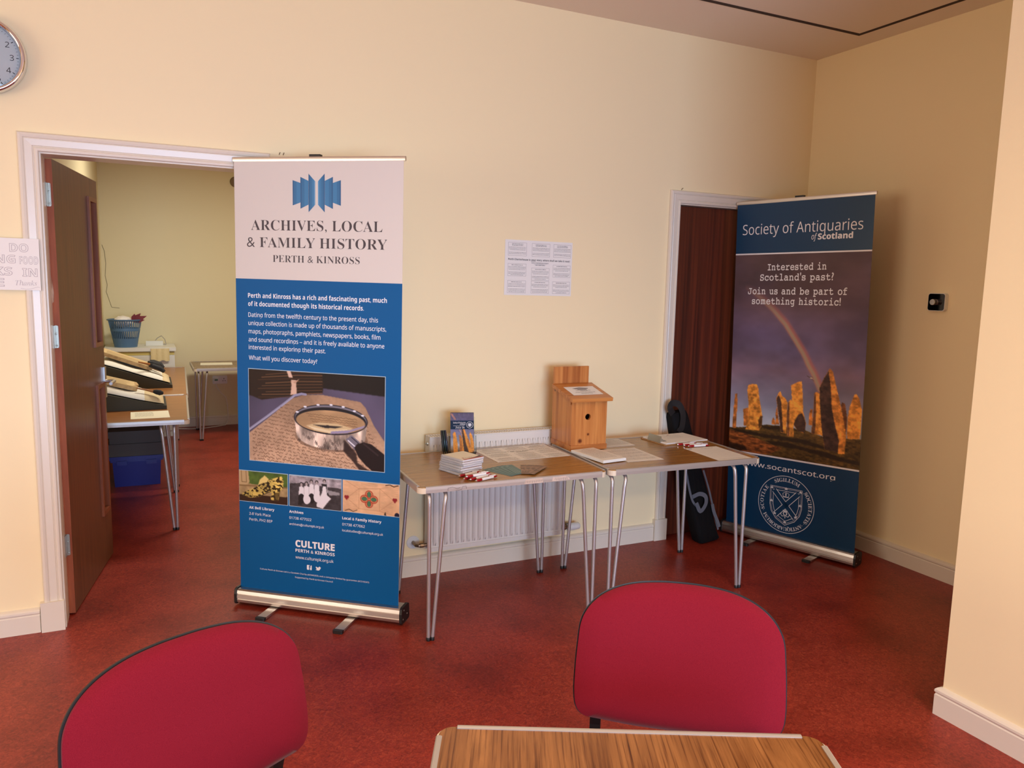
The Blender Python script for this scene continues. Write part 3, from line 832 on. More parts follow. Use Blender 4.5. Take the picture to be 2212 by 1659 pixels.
for wd, col, al in ((.050, (160, 112, 116), .25), (.036, (206, 112, 96), .5), (.022, (206, 160, 104), .45), (.011, (150, 170, 150), .5)):
    L_ = [(x+(.0 if wd > .03 else -.006), z+(.0 if wd > .03 else -.003)) for x, z in arc]; b_ = c.a.copy(); c.seg(L_, wd, col, 1); mk = np.clip((1.62-c.Y)/.25, 0, 1)*al
    d_ = np.abs(c.a-b_).sum(2) > 1e-6; mk = c.soft(mk*d_, 5); c.a = b_*(1-mk[..., None])+np.array(col)/255*mk[..., None]
gr = [(-.42, .700), (-.315, .715), (-.164, .749), (-.077, .754), (.09, .746), (.196, .722), (.33, .732), (.42, .739), (.42, .55), (-.42, .55)]
gm = c.soft(c.inside(gr), 1); c.put(gm, (92, 68, 30)); c.tint(gm*(c.noise(40, 120, 3, 41)-.5), 1.0); c.tint(gm*(c.noise(3, 12, 2, 42)-.5), .7)
c.poly([(-.42, .69), (-.295, .679), (-.159, .641), (-.054, .616), (-.138, .568), (-.244, .55), (-.42, .55)], (128, 70, 34), .85, soft=3); c.tint(c.inside([(-.42, .69), (-.295, .679), (-.159, .641), (-.054, .616), (-.138, .568), (-.244, .55), (-.42, .55)])*(c.noise(30, 130, 3, 43)-.45), 1.6)
for P in ([(-.42, .70), (-.205, .692), (-.023, .692), (.093, .69), (.206, .668), (.199, .651), (.045, .666), (-.16, .668), (-.341, .68)], [(-.159, .649), (-.022, .659), (.128, .639), (.208, .637), (.333, .612), (.42, .606), (.42, .585), (.257, .598), (.055, .627), (-.115, .631)], [(-.19, .735), (-.08, .75), (-.06, .73), (-.15, .722)], [(-.42, .61), (-.30, .60), (-.28, .57), (-.42, .555)]): c.poly(P, (34, 22, 14), .75, soft=3)
ORA = (234, 152, 62); ORD = (196, 118, 52); DRK = (78, 54, 42)
stones = [([(-.375, .701), (-.389, .703), (-.382, .864), (-.377, .92), (-.364, .924), (-.358, .867), (-.362, .78), (-.363, .703)], ORD), ([(-.31, .723), (-.318, .829), (-.286, .844), (-.277, .792), (-.279, .732)], ORD),
 ([(-.298, .704), (-.285, .757), (-.284, .876), (-.296, .951), (-.29, .984), (-.263, .994), (-.232, .992), (-.222, .968), (-.215, .918), (-.202, .861), (-.188, .796), (-.191, .737), (-.206, .708), (-.251, .704)], ORA),
 ([(-.126, .756), (-.126, .78), (-.116, .804), (-.106, .783), (-.101, .758)], ORD), ([(-.101, .758), (-.103, .833), (-.097, .875), (-.078, .762)], ORD),
 ([(.006, .774), (-.001, .887), (-.015, 1.007), (.027, 1.032), (.05, 1.037), (.058, .975), (.068, .856), (.088, .786), (.075, .728), (.041, .739)], ORA), ([(.011, .775), (.037, .835), (.061, .847), (.086, .794), (.083, .733), (.042, .735)], DRK),
 ([(-.065, .714), (-.079, .803), (-.095, .875), (-.104, .919), (-.091, .954), (-.079, .967), (-.067, .938), (-.045, .926), (-.031, .9), (-.033, .809), (-.031, .711)], ORA), ([(-.065, .714), (-.079, .803), (-.095, .875), (-.102, .919), (-.089, .942), (-.071, .903), (-.063, .822), (-.05, .716)], DRK),
 ([(-.023, .696), (-.032, .809), (-.028, .9), (-.013, .924), (0, .912), (.009, .815), (.017, .696)], ORA), ([(-.023, .696), (-.032, .809), (-.028, .9), (-.02, .905), (-.016, .80), (-.012, .70)], (120, 78, 50)),
 ([(.105, .781), (.103, .845), (.112, .879), (.124, .875), (.125, .783)], ORD), ([(.122, .731), (.128, .832), (.129, .975), (.144, .983), (.159, .975), (.175, .854), (.194, .73)], ORA), ([(.122, .731), (.128, .832), (.129, .975), (.136, .98), (.145, .85), (.143, .734)], (110, 70, 44)),
 ([(.315, .734), (.287, .924), (.292, .937), (.309, .931), (.323, .859), (.326, .782)], (120, 72, 40)), ([(.33, .73), (.326, .844), (.335, .915), (.357, .987), (.368, .993), (.386, .968), (.402, .909), (.403, .809), (.401, .738)], ORA),
 ([(.206, .652), (.181, .776), (.163, .932), (.158, 1.01), (.181, 1.068), (.212, 1.127), (.23, 1.108), (.253, 1.029), (.277, .946), (.301, .856), (.326, .743), (.32, .641), (.286, .635), (.273, .664)], (222, 142, 62)), ([(.206, .652), (.181, .776), (.163, .932), (.158, 1.01), (.181, 1.068), (.205, 1.109), (.223, 1.018), (.233, .902), (.258, .803), (.286, .713), (.282, .642)], (70, 48, 40))]
nn = c.noise(34, 60, 3, 51)
for P, col in stones:
    c.poly(P, col); c.tint(c.inside(P)*(nn-.5), 1.0 if col != DRK else .7)
c.tint(c.soft(c.inside([(-.20, .80), (-.187, .80), (-.19, .74), (-.206, .72), (-.215, .77)]), 2), -.6)
c.seg([(.080, 1.072), (.097, 1.064), (.113, 1.066)], .004, (96, 78, 74)); c.seg([(.10, 1.062), (.122, 1.045)], .004, (120, 100, 90)); c.ell(.106, 1.061, .008, .004, (206, 186, 160))
s.picture(-HW, .560, HW, 1.786, c.a, 1)
s.text('Society of Antiquaries', -.366, .353, 1.906, .060, WPRINT, 3, 'sans', -.004); s.text('of', .066, .098, 1.862, .033, WPRINT, 3, 'ital'); s.text('Scotland', .103, .301, 1.861, .032, WPRINT, 3, 'bold', .014)
MG = (.10, .42)
for st, x0, x1, z in (('Interested in', -.194, .162, 1.690), ("Scotland's past?", -.240, .206, 1.629), ('Join us and be part of', -.316, .286, 1.547), ('something historic!', -.288, .253, 1.487)):
    s.text(st, x0, x1, z, .041, WPRINT, 3, 'mono', .012, MG, capref=.66)
s.text('www.socantscot.org', -.305, .276, .477, .030, WPRINT, 3, 'sans', .006)
cx, cz, cr_ = -.014, .2735, .1765
s.ring(cx, cz, cr_, .0035, FINE, 2)
s.arc_text('SIGILLUM', cx, cz, .142, 120, 58, .023, FINE, 3, 'serif')
s.arc_text('SOCIETATIS\u00b7', cx, cz, .142, 40, -40, .023, FINE, 3, 'serif')
s.arc_text('\u00b7ANTIQUARIORUM', cx, cz, .142, -44, -150, .023, FINE, 3, 'serif')
s.arc_text('\u00b7SCOTIAE', cx, cz, .142, 205, 140, .023, FINE, 3, 'serif')
def shield(k): return [(cx-.101*k, cz+.104*k), (cx+.101*k, cz+.104*k), (cx+.101*k, cz-.01*k), (cx+.090*k, cz-.055*k), (cx+.060*k, cz-.096*k), (cx, cz-.130*k), (cx-.060*k, cz-.096*k), (cx-.090*k, cz-.055*k), (cx-.101*k, cz-.01*k)]
s.line(shield(1), .003, FINE, 2, closed=True); s.line(shield(.93), .0016, FINE, 2, closed=True); s.line(shield(.80), .003, FINE, 2, closed=True)
for a, b in (((-.075, .078), (.064, -.074)), ((.075, .078), (-.064, -.074))):        # saltire outline: two bars with pale edges
    s.line([(cx+a[0], cz+a[1]), (cx+b[0], cz+b[1])], .034, FINE, 3)
for a, b in (((-.077, .080), (.066, -.076)), ((.077, .080), (-.066, -.076))): s.line([(cx+a[0], cz+a[1]), (cx+b[0], cz+b[1])], .027, NAVY, 4)
def fleur(x, z, k=1., ly=5):
    s.poly([(x, z+.014*k), (x+.005*k, z+.004*k), (x+.013*k, z+.006*k), (x+.008*k, z-.003*k), (x+.010*k, z-.010*k), (x, z-.005*k), (x-.010*k, z-.010*k), (x-.008*k, z-.003*k), (x-.013*k, z+.006*k), (x-.005*k, z+.004*k)], FINE, ly)
for x, z in ((-.091, .093), (.091, .093), (-.091, .01), (.091, .01), (-.066, -.067), (.066, -.067), (0, -.110), (0, .098)): fleur(cx+x, cz+z, .8)
# crown above the saltire, thistle below
s.line([(cx-.018, cz+.048), (cx+.018, cz+.048)], .006, FINE, 5); s.line([(cx-.017, cz+.051), (cx-.020, cz+.068), (cx-.008, cz+.075), (cx, cz+.070), (cx+.008, cz+.075), (cx+.020, cz+.068), (cx+.017, cz+.051)], .0028, FINE, 5); s.line([(cx, cz+.052), (cx, cz+.084)], .003, FINE, 5); s.disc(cx, cz+.062, .005, .006, FINE, 5, 12)
s.disc(cx, cz-.056, .014, .013, FINE, 5, 16); s.disc(cx, cz-.056, .008, .008, NAVY, 6, 12); s.poly([(cx-.012, cz-.046), (cx-.016, cz-.034), (cx-.006, cz-.039), (cx, cz-.031), (cx+.006, cz-.039), (cx+.016, cz-.034), (cx+.012, cz-.046)], FINE, 5)
for q in (-1, 1): s.line([(cx+q*.006, cz-.072), (cx+q*.020, cz-.074), (cx+q*.028, cz-.062), (cx+q*.024, cz-.055)], .004, FINE, 5)
s.line([(cx, cz-.068), (cx, cz-.086)], .004, FINE, 5)
s.build('printed_panel', B2)
# the antiquaries' banner leans a touch forwards and to the left
B2.rotation_euler = (R(.75), 0, R(-70.404)); B2.rotation_mode = 'XYZ'
for ch in B2.children:
    if ch.name.startswith(('base', 'end', 'foot')): ch.rotation_euler = (R(-.75), 0, 0)
    else: ch.rotation_euler = (0, R(-1.05), 0)

# ------------------------------------------------------------------ folding tables
def folding_table(label, cx, cy, rz, L, D, lam, H=.70, group='folding tables', inset=.05, fdx=0, iny=(.014, .088), trim_r=.022):
    t = thing('folding_table', label, 'table', (cx, cy, 0), rz, group)
    bm = NB(); prism(bm, rrect(-L/2+.0015, -D/2+.0015, L/2-.0015, D/2-.0015, trim_r), H-.02, H)
    finish(bm, 'tabletop', lam, t, bevel=.0008, seg=1)
    g = trim_r+.006
    for a, b, nx, ny in (((-L/2+g, -D/2), (L/2-g, -D/2), 0, -1), ((-L/2+g, D/2), (L/2-g, D/2), 0, 1), ((-L/2, -D/2+g), (-L/2, D/2-g), -1, 0), ((L/2, -D/2+g), (L/2, D/2-g), 1, 0)):
        bm = NB(); e = .003
        x0, x1 = min(a[0], b[0]), max(a[0], b[0]); y0, y1 = min(a[1], b[1]), max(a[1], b[1])
        q = [(-.009, H), (-.009, H+.0016), (-.004, H+.0030), (.0005, H+.0026), (.003, H+.0005), (.0035, H-.012), (.003, H-.026), (0, H-.027), (-.004, H-.026), (-.004, H-.0205), (.0003, H-.020), (.0003, H)]
        if ny: prism(bm, [(a[1]+ny*p, z) for p, z in q], x0, x1, 0, 'x')
        else: prism(bm, [(a[0]+nx*p, z) for p, z in q], y0, y1, 0, 'y')
        finish(bm, 'edging', ALUD, t)
    for sx in (-1, 1):
        for sy in (-1, 1):
            bm = NB(); pts = []
            for k in range(7):
                th = R(90*k/6); pts.append((sx*(L/2-g+(g+.003)*math.cos(th)), sy*(D/2-g+(g+.003)*math.sin(th))))
            pts.append((sx*(L/2-g), sy*(D/2-g)))
            prism(bm, pts, H-.0275, H-.0025); finish(bm, 'corner_cap', CREAMP, t, bevel=.002)
    for sx in (-1, 1):
        for sy in (-1, 1):
            fx, fy = sx*(L/2-inset)+(fdx if sy < 0 else 0), (-(D/2-iny[0]) if sy < 0 else D/2-iny[1])
            bm = NB()
            for k, dx in enumerate((0, -sx*.058)):
                ox = -sx*.0185*k
                p = [(fx+ox, fy, .006), (fx+ox+dx*.86, fy, H-.090), (fx+ox+dx*.955, fy, H-.056), (fx+ox+dx*.985, fy-sy*.008, H-.040), (fx+ox+dx, fy-sy*.030, H-.030), (fx+ox+dx, fy-sy*.10, H-.0290)]
                tube(bm, p, .0088, 12)
            lg = finish(bm, 'leg', STEEL, t, smooth=True)
            bm = NB()
            for k in (0, 1): lathe(bm, [(0, 0), (.0092, 0), (.0096, .003), (.0096, .016), (.0089, .017)], 12, mtx=Matrix.Translation((fx-sx*.0186*k, fy, 0)))
            finish(bm, 'rubber_foot', BLACKP, lg, smooth=True)
    for sx in (-1, 1):
        bm = NB(); x = sx*(L/2-inset-.05)
        tube(bm, [(x, -D/2+.12, H-.029), (x, D/2-.12, H-.029)], .0085, 10); box(bm, (x-.055, -.03, H-.036), (x+.055, .03, H-.0205)); finish(bm, 'leg_rail', STEEL, t, smooth=True)
    return t


T1 = folding_table('wood-topped folding table with notebooks and pens, beside the blue banner', 1.494, -.452, R(-1.6), .925, .655, LAM)
T2 = folding_table('wood-topped folding table with wooden box and clipboard, beside the navy banner', 2.434, -.478, R(-2.6), .900, .660, LAM, fdx=-.030)
WAL = mat('walnut_laminate', (104, 62, 30), .24, var=((160, 110, 64), (1.5, 17, 17), 8, .28, .74), dist=1.6, nrough=.62, var2=((150, 122, 104), (5, 190, 190), 3, .50, .72))
gd = Vector((-.438, -.899)).normalized(); gm_ = Vector((.8325, -2.623)) + gd*.62
T3 = folding_table('near wood-topped table, cut off by the bottom of the photo', gm_.x, gm_.y, math.atan2(gd.y, gd.x), 1.24, .750, WAL, trim_r=.030, iny=(.02, .02))
# scribbles and worn stickers on the front edge of the notebook table
ed = [o for o in T1.children if o.name.startswith('edging')][0]
STK = mat('worn_sticker', (214, 196, 182), .7); PEN = mat('biro_scribble', (72, 62, 62), .7)
s = Sheet(base=.3308); s.line([(-.335, .678), (-.335, .690), (-.315, .692), (-.296, .686), (-.280, .688), (-.300, .677), (-.272, .678), (-.268, .692), (-.252, .692), (-.250, .680)], .0014, PEN, 2); s.build('scribble', ed)
g = np.random.default_rng(3)
for x0, x1, P in ((.034, .118, [(.028, .676), (.120, .676), (.126, .684), (.118, .697), (.06, .697), (.034, .694)]), (.182, .248, [(.168, .677), (.262, .679), (.250, .692), (.235, .698), (.19, .694), (.172, .697)])):
    s = Sheet(base=.3308); s.poly(P, STK, 1); x = x0
    while x < x1:
        s.line([(x, .679+.004*g.random()), (x+.002, .691+.004*g.random()), (x+.005, .682), (x+.008, .690+.003*g.random()), (x+.009, .680)], .0011, PEN, 2); x += .0115
    s.build('scribbled_sticker', ed)

# ------------------------------------------------------------------ stacking chairs with crimson upholstery
HALF = [(0, -.0271), (.1004, -.023), (.1883, -.0095), (.226, .0), (.2448, .022), (.2511, .06), (.2511, .115), (.2483, .1718), (.2436, .2194), (.2312, .2496), (.2112, .2737), (.1836, .2928), (.1482, .3071), (.1041, .3167), (.047, .3215), (0, .3221)]
def catmull(P, n=6):
    P = [np.array(p, float) for p in P]; out = []
    Q = [P[1]*[-1, 1]]+P+[P[-2]*[-1, 1]]
    for i in range(1, len(Q)-2):
        a, b, c_, d = Q[i-1:i+3]
        for t in np.arange(n)/n: out.append(.5*(2*b+(c_-a)*t+(2*a-5*b+4*c_-d)*t*t+(3*b-a-3*c_+d)*t**3))
    out.append(Q[-2]); return out
HC = catmull(HALF); OUT = [tuple(p) for p in HC]+[(-p[0], p[1]) for p in HC[-2:0:-1]]


def pad(bm, outline, centre, place, thick, rim, rings=9, mi=0):
    """upholstered pad: outline filled with a domed front; place(u, w, h) -> point; rim = depth of the flat side"""
    R_ = []
    for k in range(rings+1):
        t = 1-k/rings; h = rim+thick*(1-t**3.2)**.55 if k else rim
        if k == rings: R_.append([bm.verts.new(place(centre[0], centre[1], rim+thick))])
        else: R_.append([bm.verts.new(place(centre[0]+(u-centre[0])*t, centre[1]+(w_-centre[1])*t, h)) for u, w_ in outline])
    back = [bm.verts.new(place(u, w_, 0)) for u, w_ in outline]
    n = len(outline)
    def quad(a, b):
        for i in range(n):
            j = (i+1) % n
            f = bm.faces.new((a[i], a[j], b[j], b[i]) if len(b) > 1 else (a[i], a[j], b[0])); f.material_index = mi
    quad(back, R_[0])
    for a, b in zip(R_, R_[1:]): quad(a, b)
    cb = bm.verts.new(place(centre[0], centre[1], 0))
    quad(back[::-1], [cb])


def chair(label, x, y, rz, z0, tilt, sc, k):
    t = thing('stacking_chair', label, 'chair', (x, y, 0), rz, 'crimson stacking chairs')
    tt = math.tan(tilt)
    def place(off, sgn=1):
        def f(u, w_, h):
            u, w_ = u*sc, w_*sc
            return Vector((u, -(k*u*u - tt*w_ + h*sgn + off), z0+w_+(h*sgn+off)*tt*.6))
        return f
    bm = NB(); pad(bm, [(u*.985, .15+(w_-.15)*.983) for u, w_ in OUT], (0, .15), place(.002), .030, .006); back = finish(bm, 'backrest', RED, t, smooth=True, angle=60)
    bm = NB(); pad(bm, OUT, (0, .15), place(-.001, -1), .022, .004); finish(bm, 'back_shell', BLACKP, back, smooth=True, angle=60)
    sq = [(a, b) for a, b in catmull([(0, -.43), (.10, -.428), (.17, -.415), (.20, -.38), (.207, -.25), (.20, -.12), (.185, -.05), (.15, -.028), (.08, -.022), (0, -.02)])]
    so = sq+[(-p[0], p[1]) for p in sq[-2:0:-1]]
    bm = NB(); pad(bm, so, (0, -.22), lambda u, w_, h: Vector((u, w_, .432+h)), .034, .012); st = finish(bm, 'seat', RED, t, smooth=True, angle=60)
    bm = NB(); pad(bm, so, (0, -.22), lambda u, w_, h: Vector((u*.98, w_*.98-.004, .431-h)), .010, .006); finish(bm, 'seat_pan', BLACKP, st, smooth=True, angle=60)
    for s_ in (-1, 1):
        bm = NB()
        ub = .195*sc; yb = -(k*ub*ub - tt*.06)+.016
        # flat upright from the seat rail to the back
        P = [(s_*.196, .030, .40), (s_*.197, .030, .47), (s_*ub, yb, z0+.0), (s_*ub, yb+tt*.10, z0+.10)]
        for (a, b) in zip(P, P[1:]):
            vs = []
            for (px, py, pz) in (a, b):
                vs += [Vector((px-.0135, py-.007, pz)), Vector((px+.0135, py-.007, pz)), Vector((px+.0135, py+.007, pz)), Vector((px-.0135, py+.007, pz))]
            v = [bm.verts.new(q) for q in vs]
            for i in range(4): bm.faces.new((v[i], v[(i+1) % 4], v[4+(i+1) % 4], v[4+i]))
        finish(bm, 'upright', BLACKM, t)
        bm = NB(); tube(bm, [(s_*.205, -.38, .424), (s_*.212, -.40, .39), (s_*.222, -.43, .02), (s_*.222, -.43, .0)], .0105, 12); finish(bm, 'leg', BLACKM, t, smooth=True)
        bm = NB(); tube(bm, [(s_*.200, .026, .425), (s_*.206, .034, .38), (s_*.222, .085, .02), (s_*.222, .087, .0)], .0105, 12); finish(bm, 'leg', BLACKM, t, smooth=True)
        bm = NB(); tube(bm, [(s_*.198, .026, .421), (s_*.20, -.38, .421)], .0095, 10); finish(bm, 'seat_rail', BLACKM, t, smooth=True)
    return t


chair('crimson upholstered chair facing us across the near table', 1.134, -2.392, R(-36.28), .524, .217, 1.0, .591)
chair('crimson upholstered chair at the left, in front of the open door', .060, -2.221, R(23.08), .527, .154, 1.0, .40)

# ------------------------------------------------------------------ radiator
RADW = mat('white_radiator_enamel', (226, 220, 212), .35); DARKI = mat('dark_interior', (60, 56, 52), .8)
rd = thing('radiator', 'white panel radiator on the wall behind the notebook table', 'radiator', (1.302, 0, 0))
RL, RZ0, RZ1, RF = .80, .155, .772, -.100
bm = NB(); n = 24; pitch = (RL-.03)/n
box(bm, (.004, RF+.002, RZ0), (RL-.004, RF+.010, RZ1-.004))
box(bm, (.004, RF-.003, RZ0), (RL-.004, RF+.003, RZ0+.022)); 
for i in range(n):
    x = .015+pitch*(i+.5); hw = pitch*.33
    a = [(x-hw, RF+.002), (x-hw*.6, RF-.008), (x+hw*.6, RF-.008), (x+hw, RF+.002)]
    lo = [bm.verts.new((p[0]+(x-p[0])*.3, RF+.002, RZ0+.030)) for p in a]; m1 = [bm.verts.new((p[0], p[1], RZ0+.055)) for p in a]
    m2 = [bm.verts.new((p[0], p[1], RZ1-.065)) for p in a]; hi = [bm.verts.new((p[0]+(x-p[0])*.3, RF+.002, RZ1-.042)) for p in a]
    for A_, B_ in ((lo, m1), (m1, m2), (m2, hi)):
        for k in range(3): bm.faces.new((A_[k], A_[k+1], B_[k+1], B_[k]))
finish(bm, 'fluted_panel', RADW, rd, smooth=True, angle=35)
bm = NB(); box(bm, (.004, -.036, RZ0), (RL-.004, -.030, RZ1-.02)); finish(bm, 'rear_panel', RADW, rd)
bm = NB()
box(bm, (0, RF-.001, RZ1-.003), (RL, RF+.010, RZ1+.001)); box(bm, (0, -.038, RZ1-.003), (RL, -.026, RZ1+.001)); box(bm, (0, -.0705, RZ1-.003), (RL, -.0655, RZ1+.0005))
x = .008
while x < RL-.01:
    box(bm, (x, RF+.010, RZ1-.002), (x+.0072, -.0705, RZ1)); box(bm, (x, -.0655, RZ1-.002), (x+.0072, -.038, RZ1)); x += .0148
finish(bm, 'top_grille', RADW, rd)
bm = NB(); box(bm, (.01, RF+.012, RZ1-.05), (RL-.01, -.037, RZ1-.03)); finish(bm, 'interior_shade', DARKI, rd)  # dark slab below the grille bars, its colour stands in for the shade inside
for xx, s_ in ((0, -1), (RL, 1)):
    bm = NB(); box(bm, (min(xx, xx-s_*.003), RF+.002, RZ0+.02), (max(xx, xx-s_*.003), -.028, RZ1)); sp_ = finish(bm, 'side_panel', RADW, rd, bevel=.001)
    if s_ < 0:
        bm = NB(); lathe(bm, [(0, .006), (.011, .005), (.012, 0)], 14, mtx=Matrix.Translation((0, -.065, RZ1-.038)) @ Matrix.Rotation(-PI/2, 4, 'Y')); lathe(bm, [(0, .012), (.004, .012), (.004, .006)], 8, mtx=Matrix.Translation((0, -.065, RZ1-.038)) @ Matrix.Rotation(-PI/2, 4, 'Y')); finish(bm, 'bleed_plug', ZINC, sp_, smooth=True)
BRASS = mat('tarnished_brass', (150, 132, 112), .3, .9)
bm = NB(); tube(bm, [(.0, -.065, RZ0+.03), (-.045, -.065, RZ0+.03), (-.055, -.055, RZ0+.03), (-.055, -.002, RZ0+.03)], .0095, 12); lathe(bm, [(.0095, 0), (.013, 0), (.013, .018), (.0095, .018)], 8, mtx=Matrix.Translation((-.02, -.065, RZ0+.03)) @ Matrix.Rotation(-PI/2, 4, 'Y')); pv = finish(bm, 'pipe_tail', BRASS, rd, smooth=True)
bm = NB(); lathe(bm, [(.0, .003), (.034, .003), (.036, 0)], 24, mtx=Matrix.Translation((-.055, -.0005, RZ0+.03)) @ Matrix.Rotation(PI/2, 4, 'X')); finish(bm, 'pipe_collar', WHITEP, rd, smooth=True)
bm = NB(); tube(bm, [(RL, -.065, RZ0+.025), (RL+.075, -.065, RZ0+.025), (RL+.085, -.055, RZ0+.025), (RL+.085, -.002, RZ0+.025)], .0095, 12); lathe(bm, [(.0095, 0), (.016, .003), (.016, .022), (.0095, .024)], 12, mtx=Matrix.Translation((RL+.02, -.065, RZ0+.025)) @ Matrix.Rotation(PI/2, 4, 'Y')); finish(bm, 'pipe_tail', BRASS, rd, smooth=True)
bm = NB(); lathe(bm, [(.0, .078), (.014, .077), (.020, .070), (.022, .030), (.021, .026), (.022, .022), (.022, .0), (0, 0)], 22, mtx=Matrix.Translation((RL+.062, -.065, RZ0+.025)) @ Matrix.Rotation(PI/2, 4, 'Y')); hv = finish(bm, 'thermostatic_valve', WHITEP, rd, smooth=True)
bm = NB(); lathe(bm, [(.0205, 0), (.0228, .001), (.0228, .008), (.0205, .009)], 22, mtx=Matrix.Translation((RL+.060, -.065, RZ0+.025)) @ Matrix.Rotation(PI/2, 4, 'Y')); finish(bm, 'valve_ring', BLACKP, hv, smooth=True)

# ------------------------------------------------------------------ wall things
# clock
ck = thing('wall_clock', 'round chrome-rimmed wall clock, cut off at the left edge of the photo', 'clock', (-.549, 0, 2.424))
RX = Matrix.Rotation(PI/2, 4, 'X')
bm = NB(); lathe(bm, [(.128, .032), (.130, .040), (.135, .046), (.142, .046), (.148, .040), (.150, .028), (.150, .012), (.146, .002), (.12, .002)], 64, mtx=RX); finish(bm, 'rim', CHROME, ck, smooth=True, angle=70)
DIAL = mat('clock_dial', (226, 223, 218), .5)
s = Sheet(base=.018); s.slab(-.01, -.01, .01, .01, .002, DIAL); s.disc(0, 0, .132, .132, DIAL, 1, 64)
for h in range(1, 13):
    a = PI/2-h*PI/6; V, F = glyphs(str(h), 'sans'); V = V.copy(); V -= (V.min(0)+V.max(0))/2
    s.add([(.098*math.cos(a)+v[0]*.030, .098*math.sin(a)+v[1]*.030) for v in V], F, INK, 2)
for k in range(60):
    a = k*PI/30; r_ = .117 if k % 5 else .113; s.line([(r_*math.cos(a), r_*math.sin(a)), (.122*math.cos(a), .122*math.sin(a))], .0012 if k % 5 else .0028, INK, 2)
s.build('dial', ck)
for nm, a, ln, wd, h in (('hour_hand', R(150), .060, .008, .021), ('minute_hand', R(200), .092, .006, .023)):
    bm = NB(); d = Vector((math.cos(a), math.sin(a))); q = Vector((-d.y, d.x))*wd/2
    prism(bm, [tuple(-d*.015-q), tuple(d*ln-q*.4), tuple(d*ln+q*.4), tuple(-d*.015+q)], -h-.0012, -h, 0, 'y'); finish(bm, nm, INK, ck)
GLASS = clear('clock_glass', rough=.0, ior=1.3)
bm = NB(); lathe(bm, [(0, .040), (.05, .0385), (.09, .0360), (.129, .0305)], 64, mtx=RX); lathe(bm, [(0, .0385), (.05, .037), (.09, .0345), (.129, .029)], 64, mtx=RX); finish(bm, 'glass', GLASS, ck, smooth=True)

def gibberish(s, x0, x1, z, cap, mt, layer, g, fill=.86):
    """illegibly small print: broken dashes along the line"""
    x = x0
    while x < x1-.002:
        w_ = min(cap*(1.2+2.6*g.random()), x1-x); s.rect(x, z, x+w_, z+cap*fill*(.45+.2*g.random()), mt, layer); x += w_+cap*.45


def charter_sheet(s, W, Hh):
    """an A3 sheet: nine framed boxes of small print and one bold line"""
    g = np.random.default_rng(17); k = W/.42
    cols = (-.191, -.046, .089); rows = ((.118, .042, 0), (-.002, -.072, 1), (-.095, -.148, 2))
    for j, (zt, zb, r_) in enumerate(((.136, .064, 0), (.022, -.046, 1), (-.070, -.138, 2))):
        for i, x in enumerate(cols):
            dz = 0 if j != 1 or i != 1 else -.020
            x0, x1 = x*k, (x+.112)*k; z0, z1 = (zb+dz)*k, (zt+dz)*k
            s.frame(x0, z0, x1, z1, .0011*k, GREYINK, 1)
            for q in range(2 if j == 0 else 1): gibberish(s, x0+.022*k, x1-.022*k, z1-(.009+.007*q)*k, .0042*k, INK, 2, g)
            z = z1-(.026 if j == 0 else .019)*k; c_ = 0
            while z > z0+.004*k:
                m_ = .004+.018*g.random()*(c_ in (2, 6)); c_ += 1
                if c_ != 4: gibberish(s, x0+m_*k, x1-m_*k, z, .0036*k, TXT, 2, g, .8)
                z -= .0072*k
    s.text('Perth Charterhouse is ', -.190*k, -.054*k, .040*k, .0098*k, INK, 2, 'bold'); s.text('your', -.049*k, -.020*k, .040*k, .0098*k, INK, 2, 'bold'); s.line([(-.049*k, .0375*k), (-.020*k, .0375*k)], .0012*k, INK, 2)
    s.text('story, where shall we take it next?', -.015*k, .196*k, .040*k, .0098*k, INK, 2, 'bold')
    s.text('PERTH CHARTERHOUSE PROJECT', -.047*k, .060*k, .026*k, .0052*k, TXT, 2, 'bold'); s.line([(-.032*k, .0215*k), (.044*k, .0215*k)], .0012*k, GREYINK, 2); s.text('NEXT DIRECTIONS', -.022*k, .036*k, .0145*k, .0052*k, TXT, 2, 'bold')


nt = Sheet(base=.0016, eps=.00025); nt.slab(-.208, -.1485, .208, .1485, .0008, PAPER); charter_sheet(nt, .416, .297)
tag(nt.build('notice', None, (1.962, -.0006, 1.658), (0, R(.3), 0)), 'white printed sheet of nine small boxes, stuck on the cream wall', 'notice')

hn = Sheet(base=.0266, eps=.00025); hn.slab(-.21, -.106, .21, .106, .0008, PAPER)
PENCIL = mat('faint_pencil', (186, 176, 178), .8)
def outlined(s, st, x0, x1, zb, cap, lay=1):
    """pencil-outlined capitals: a grey letter with a paper-coloured heart"""
    V, F = glyphs(st, 'bold', .02); V = V.copy(); a, b = V[:, 0].min(), V[:, 0].max(); kx = (x1-x0)/(b-a); kz = cap/.7
    V[:, 0] = (V[:, 0]-a)*kx+x0; V[:, 1] = V[:, 1]*kz+zb; s.add([tuple(v) for v in V], F, PENCIL, lay)
    V, F = glyphs(st, 'bold', -.022); V = V.copy(); c0 = a; V[:, 0] = (V[:, 0]-a)*kx+x0; V[:, 1] = V[:, 1]*kz+zb; s.add([tuple(v) for v in V], F, PAPER, lay+1)
outlined(hn, 'E', .026, .053, .052, .032); outlined(hn, 'DO', .105, .172, .051, .032); outlined(hn, 'ING', .030, .125, .004, .032); outlined(hn, 'FOOD', .138, .205, .002, .030); outlined(hn, 'KS', .046, .112, -.046, .032); outlined(hn, 'IN', .146, .200, -.049, .032); outlined(hn, 'E', .054, .082, -.092, .032)
hn.text('Thanks', .120, .196, -.086, .020, PENCIL, 2, 'sital', -.006); hn.line([(.138, -.098), (.155, -.102), (.172, -.101), (.188, -.095), (.200, -.092), (.206, -.094)], .0011, PENCIL, 2)
tag(hn.build('handwritten_notice', None, (-.604, -.0005, 1.606), (0, R(.4), 0)), 'white paper with faint hand-drawn capitals taped to the left door frame', 'notice')

